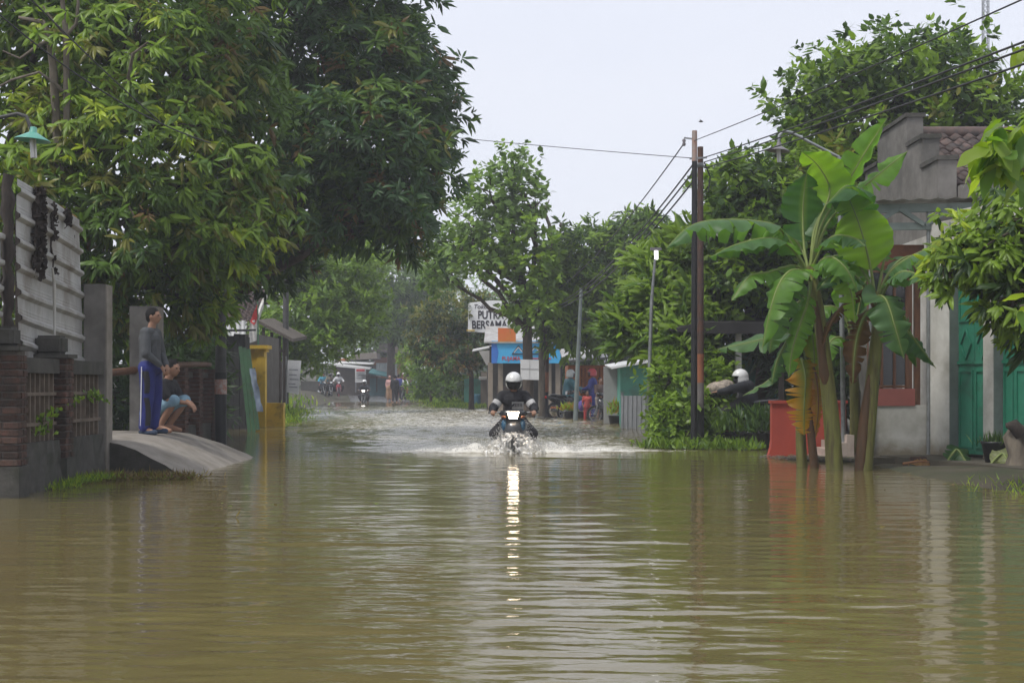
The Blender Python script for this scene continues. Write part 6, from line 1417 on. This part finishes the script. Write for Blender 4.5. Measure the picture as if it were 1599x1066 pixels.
b = MB(); b.tube([(.06, .16, 1.27), (.165, .05, 1.12), (.15, -.12, .95), (.03, -.16, .86)], .016, 6); b.build_local('bag_strap', BLK_TR, rd)
for s in (-1, 1):
    hcen = J['hed']; b = MB(); b.ell(hcen + V3((.118, .022 * s, .128)), (.012, .009, .013)); b.build_local('helmet_mark', BLACKM, rd)

# splash: torn water sheets and drops thrown up by the front wheel
spm = bpy.data.materials.new('splash_water'); spm.use_nodes = True; b_ = spm.node_tree.nodes['Principled BSDF']
b_.inputs['Base Color'].default_value = (.74, .71, .64, 1); b_.inputs['Roughness'].default_value = .12; b_.inputs['Transmission Weight'].default_value = .45; b_.inputs['IOR'].default_value = 1.33
_t = spm.node_tree; _g = _t.nodes.new('ShaderNodeNewGeometry'); _n = _t.nodes.new('ShaderNodeTexNoise'); _n.inputs['Scale'].default_value = 15; _n.inputs['Detail'].default_value = 6; _n.inputs['Roughness'].default_value = .7
_t.links.new(_g.outputs['Position'], _n.inputs['Vector']); _r = _t.nodes.new('ShaderNodeMapRange'); _r.inputs[1].default_value = .44; _r.inputs[2].default_value = .56; _t.links.new(_n.outputs[0], _r.inputs[0])
_tr = _t.nodes.new('ShaderNodeBsdfTransparent'); _ms = _t.nodes.new('ShaderNodeMixShader'); _t.links.new(_r.outputs[0], _ms.inputs[0]); _t.links.new(_tr.outputs[0], _ms.inputs[1]); _t.links.new(b_.outputs[0], _ms.inputs[2])
_t.links.new(_ms.outputs[0], _t.nodes['Material Output'].inputs[0])
drm = bpy.data.materials.new('drop_water'); drm.use_nodes = True; b2 = drm.node_tree.nodes['Principled BSDF']; b2.inputs['Base Color'].default_value = (.8, .79, .76, 1); b2.inputs['Roughness'].default_value = .1; b2.inputs['Transmission Weight'].default_value = .4; b2.inputs['IOR'].default_value = 1.33
spt = thing('splash', 'white splash of water bursting around the motorbike wheel', 'splash', (BX, BY, 0))
rs = np.random.RandomState(9); vs = []; fs = []; NA, NR = 90, 34
for i in range(NR + 1):
    q = i / NR
    for j in range(NA + 1):
        a = math.pi * (j / NA); side = math.cos(a)
        rad = (.05 + .37 * q) * (1 + .07 * math.sin(a * 11 + q * 4) * q + .05 * math.sin(a * 23 + 1) * q * q)
        hgt = .34 * (1 - q ** 1.6) ** .9 + .018 * math.sin(q * 40 + 1.6 * math.sin(a * 3)) * (1 - q * .4) + .004 * rs.normal() + .035 * q * math.sin(a * 19 + 2 * math.sin(a * 7)) * math.sin(math.pi * q)
        vs.append((BX + rad * side * (1.0 + .25 * q), BY + .10 - rad * math.sin(a) * 1.0, -.02 + hgt + .02 * math.sin(a * 17) * q))
for i in range(NR):
    for j in range(NA):
        fs.append((i * (NA + 1) + j, (i + 1) * (NA + 1) + j, (i + 1) * (NA + 1) + j + 1, i * (NA + 1) + j + 1))
b = MB(); b.add(vs, fs, True); b.build('water_sheet', spm, spt)
ico = bmesh.new(); bmesh.ops.create_icosphere(ico, subdivisions=1, radius=1); iv = np.array([v.co[:] for v in ico.verts]); if_ = np.array([[v.index for v in f.verts] for f in ico.faces]); ico.free()
def drops(n, gen, seed, name='droplets'):
    rs = np.random.RandomState(seed); p, s = gen(rs, n)
    v = p[:, None, :] + iv[None] * s[:, None, None] * np.array([1, 1, 1.25]); f = if_[None] + (np.arange(n) * len(iv))[:, None, None]
    obj(name, np_mesh(name, v.reshape(-1, 3) - np.array(spt.location), f.reshape(-1, 3), None, True, drm), parent=spt, kind='stuff')
def g1(rs, n):
    a = rs.uniform(0, math.pi, n); q = np.abs(rs.normal(0, .45, n)).clip(0, 1.3); r_ = .14 + .30 * q
    h = (.36 * (1 - q).clip(0) ** .7 + .22 * rs.rand(n) * np.exp(-q)) * rs.rand(n) ** .4
    return np.stack([BX + r_ * np.cos(a) * 1.25, BY + .36 - r_ * np.sin(a), h], 1), .0025 + .008 * rs.rand(n) ** 3
def g2(rs, n):
    dx = rs.normal(0, .85, n); y = BY + .15 + .17 * np.abs(dx) + rs.normal(0, .10, n); h = np.abs(rs.normal(0, .07, n)) * np.exp(-(dx / 1.3) ** 2) + .02
    return np.stack([BX + dx, y, h + .05 * np.exp(-(dx / .9) ** 2)], 1), .0025 + .008 * rs.rand(n) ** 3
drops(4200, g1, 1); drops(5200, g2, 2, 'spray')

# ------------------------------------------------------------------ people and bikes further away
TEALC = cl('teal_raincoat', (.07, .23, .28), .4); WHH = MATS['white_helmet']; REDH = M('red_helmet', (.45, .05, .06), (.4, .045, .05), .3, 4); NAVY = cl('navy_jacket', (.03, .04, .22), .6)
def gz(x, y): return float(ground_z(np.array(x), np.array(y)))
g_r = 'group stopped in front of the orange house'
D = 47.5; x = P(888, 0, D).x
mb2 = make_bike('black motorbike under the rider in the teal raincoat', (x + .1, D, -.06), R(20), BIKE_BL)
rc = make_person('rider in teal raincoat and white helmet seated before the orange house', (x + .1, D, -.06), R(20), pose('ride', pel=(-.15, 0, .82), che=(-.08, 0, 1.17), nck=(-.07, 0, 1.31), hed=(-.03, 0, 1.42), shL=(-.08, .19, 1.25), shR=(-.08, -.19, 1.25), elL=(.06, .3, 1.02), elR=(.06, -.3, 1.02)), dict(top=(TEALC, 1.9), bottom=(TEALC, 1.6), helmet=WHH, loose=.05, loose_leg=.05, shoe=BLK_TR), 1.02, .02)
D = 46.5; x = P(921, 0, D).x
mb3 = make_bike('dark motorbike held by the rider in the red helmet', (x - .2, D + .3, -.08), R(195), BIKE_BL)
make_person('person in blue jacket and red helmet beside the orange house', (x + .12, D, -.1), R(170), pose('stand', elL=(.12, .25, 1.12), wrL=(.35, .22, 1.05), elR=(.12, -.25, 1.12), wrR=(.35, -.22, 1.05)), dict(top=(NAVY, 1.9), bottom=(NAVY, 1.9), helmet=REDH, loose=.04, shoe=BLK_TR), .98, .02)
D = 45; x = P(917, 0, D).x
make_person('small child in red shirt and red trousers wading by the motorbikes', (x, D, -.16), R(-80), pose('stand'), dict(top=(cl('red_print', (.45, .08, .07)), .7), bottom=(cl('red_trousers', (.42, .05, .05)), 1.85), hair=HAIR, skin=M('brown_skin', (.22, .12, .08), (.19, .1, .07), .6, 8)), .62, .014)
mbag = thing('school_bag', 'violet bag on the back of the child in red', 'bag', (x - .18, D + .1, .42))
b = MB(); b.ell((x - .16, D + .14, .42), (.13, .09, .17)); b.build('bag_body', cl('violet_bag', (.12, .09, .34)), mbag); b = MB(); b.tube([(x - .1, D + .05, .58), (x - .12, D + .0, .5), (x - .12, D + .05, .38)], .012, 5); b.build('strap', cl('violet_bag', (.12, .09, .34)), mbag)
D = 45.5; x = P(937, 0, D).x
make_person('long haired woman in brown top and pale shorts wading by the motorbikes', (x, D, -.14), R(-60), pose('stand', elL=(.08, .22, 1.1), wrL=(.22, .1, 1.0), elR=(.08, -.22, 1.1), wrR=(.22, -.1, 1.0)), dict(top=(cl('brown_top', (.10, .065, .055)), .9), bottom=(cl('pale_shorts', (.32, .28, .25)), .85), hair=HAIR, longhair=.3), .86, .018)
D = 44.2; x = P(960, 0, D).x
make_bike('black motorbike parked beside the pale zinc gate', (x, D, -.12), R(160), BIKE_BL)
bowl = thing('white_basin', 'upturned white basin on the parked black motorbike', 'basin', (x, D, .75))
MB().lathe([(.0, .14), (.1, .13), (.2, .07), (.24, 0), (.225, .0), (.19, .055), (.0, .12)], (x + .12, D, .72), 16).build('basin_shell', WHITE_C, bowl)
# potted crotons
def croton(label, px, D, h, n, pal, seed, r=.3, name='potted_plant'):
    x = P(px, 0, D).x; z = max(gz(x, D), -.02); t = thing(name, label, 'plant', (x, D, z)); rs = np.random.RandomState(seed)
    MB().lathe([(0, 0), (.13, 0), (.17, .24), (.18, .25), (.15, .25), (0, .22)], (x, D, z), 12).build('pot', BLACKM, t)
    p = np.tile(np.array([x, D, z + .25]), (n, 1)) + rs.normal(0, 1, (n, 3)) * [r * .4, r * .4, 0] + np.stack([np.zeros(n), np.zeros(n), rs.rand(n) * h * .6], 1)
    d = rs.normal(0, .55, (n, 3)); d[:, 2] = .9
    v, f, c = leaf_geo(p, d, rs.normal(0, 1, (n, 3)), .16 + .14 * rs.rand(n), np.full(n, .05), pick_cols(n, pal, rs), T_DIA)
    obj('foliage', np_mesh('foliage', v - np.array([x, D, z]), f, c, True, LEAF), parent=t, kind='stuff'); return t
croton('yellow green potted plant under the raincoat rider', 889, 45.6, .2, 130, [(G_YG, 5), (B_YE, 2), (G_LT, 2)], 1, .32)
croton('broad yellow potted plant beside the leaning pole', 905, 45.4, .22, 130, [(G_YG, 4), (B_YE, 3), (G_LT, 2)], 2, .3)
croton('spiky orange tipped plant before the grey kiosk wall', 960, 39.5, .5, 90, [(G_YG, 3), (B_YE, 2), (G_LT, 3)], 3, .3)
# bending person with white helmet behind the red wall
D = 25.6; x = P(1190, 0, D).x
make_bike('dark motorbike half hidden by plants behind the red wall', (x - .45, D + .1, .0), R(175), BIKE_BL)
make_person('person in white helmet and dark jacket on the motorbike behind the red wall', (x - .40, D + .1, .0), R(175), pose('ride', pel=(-.2, 0, .80), che=(-.14, 0, 1.02), nck=(-.08, 0, 1.10), hed=(-.03, 0, 1.16), shL=(-.1, .19, 1.07), shR=(-.1, -.19, 1.07)), dict(top=(cl('charcoal_jacket', (.03, .032, .038)), 1.9), bottom=(TRD, 1.9), helmet=WHH, visor=BLK_TR, loose=.04, shoe=BLK_TR), 1.0, .016)
sk_ = thing('cloth_sack', 'patterned cream cloth sack carried on the motorbike behind the red wall', 'sack', (x - .75, D + .1, .8))
obj('sack_body', blob('sack_body', [], [(V3((0, 0, .22)), (.24, .17, .13), None), (V3((.12, 0, .26)), (.16, .15, .12), None), (V3((-.16, .02, .16)), (.12, .13, .09), None)], .02, 3), M('batik_cloth', (.46, .39, .31), (.13, .11, .095), .8, 16), sk_)
b = MB(); b.tube([(x - .58, D - .02, 1.10), (x - .52, D + .1, 1.14), (x - .58, D + .2, 1.1)], .012, 5); b.build('tie', WOOD_D, sk_)
croton('dark leafy plant in front of the bending person', 1178, 24.6, .55, 240, [(G_DK, 4), (G_MD, 3)], 4, .5)
croton('dark shrubby plant close to the red wall end', 1196, 24.2, .6, 240, [(G_DK, 4), (G_MD, 2), (G_BL, 2)], 5, .5)
croton('low plant beside the white canopy post', 1130, 25, .3, 160, [(G_LT, 3), (G_MD, 3)], 6, .5)
tufts('weeds', 'weeds along the verge by the black pole', 'weeds', [(2.4, 24.5, .0), (3.2, 24.0, .02), (4.0, 23.6, .02)], 900, .16, .05, [(G_LT, 4), (G_MD, 3)], 51, spread=.2, flat=.4)

# far riders and walkers
def far_bike_rider(label_b, label_p, px, D, z, rz, helmet, top, group=None, body=BIKE_BL, lamp=None, look=None):
    x = P(px, 0, D).x
    make_bike(label_b, (x, D, z), rz, body, lamp)
    lk = dict(top=(top, 1.9), bottom=(TRD, 1.9), loose=.03); lk.update({'helmet': helmet} if helmet else {'hair': HAIR}); lk.update(look or {})
    make_person(label_p, (x, D, z), rz, pose('ride'), lk, 1.0, .03)
far_bike_rider('distant motorbike with headlight throwing up spray', 'distant rider in white helmet and black jacket riding through spray', 570, 86, -.18, R(-92), WHH, cl('black_jacket', (.02, .022, .026)), lamp=emit('far_headlight', (1, .95, .85), 3))
gl = 'people waiting on motorbikes at the road end'
far_bike_rider('motorbike of the waiting rider in sky blue', 'waiting rider in sky blue shirt at the end of the row', 505, 97, .36, R(-70), None, cl('sky_blue', (.06, .30, .42)), gl)
far_bike_rider('motorbike in the middle of the three waiting ones', 'waiting rider in olive shirt and grey helmet', 516, 96, .35, R(-75), M('grey_helmet', (.2, .2, .2)), cl('olive_shirt', (.16, .14, .10)), gl)
far_bike_rider('red motorbike of the waiting rider in white', 'waiting rider in white shirt and white helmet', 529, 96, .35, R(-80), WHH, cl('white_shirt', (.55, .55, .56)), gl, M('bike_red', (.35, .04, .05), (.3, .035, .04), .3, 3))
x = P(609, 0, 89).x
make_person('woman in pink top and tan skirt walking at the water edge', (x, 89, .0), R(-80), pose('stand'), dict(top=(cl('pink_top', (.52, .30, .28)), 1.5), bottom=(cl('tan_skirt', (.36, .22, .13)), 1.5), hair=cl('pink_veil', (.5, .32, .3)), loose_leg=.05), .98, .03)
x = P(617, 0, 87).x
make_person('man all in black standing at the water edge', (x, 87, -.08), R(100), pose('stand'), dict(top=(BLK_TR, 1.9), bottom=(BLK_TR, 1.7), hair=HAIR), 1.04, .03)
x = P(623, 0, 90).x
make_person('person in dark jacket behind the man in black', (x, 90, .02), R(70), pose('stand'), dict(top=(NAVY, 1.9), bottom=(BLK_TR, 1.7), hair=HAIR), 1.02, .03)
far_bike_rider('motorbike of the white shirted rider by the mossy wall', 'rider in white shirt and red trousers by the mossy wall', 631, 93, .14, R(-100), None, cl('white_shirt', (.55, .55, .56)), look=dict(bottom=(cl('red_trousers', (.42, .05, .05)), 1.9)))
far_bike_rider('grey motorbike leaning at the mossy wall', 'rider in pale green shirt by the mossy wall', 650, 97, .2, R(-150), None, cl('pale_green_shirt', (.36, .45, .40)))
x = P(641, 0, 98).x
make_person('bystander in brown shirt between the riders by the mossy wall', (x, 98, .22), R(-90), pose('stand'), dict(top=(cl('brown_shirt', (.22, .13, .1)), .7), bottom=(TRD, 1.9), hair=HAIR), 1.0, .03)
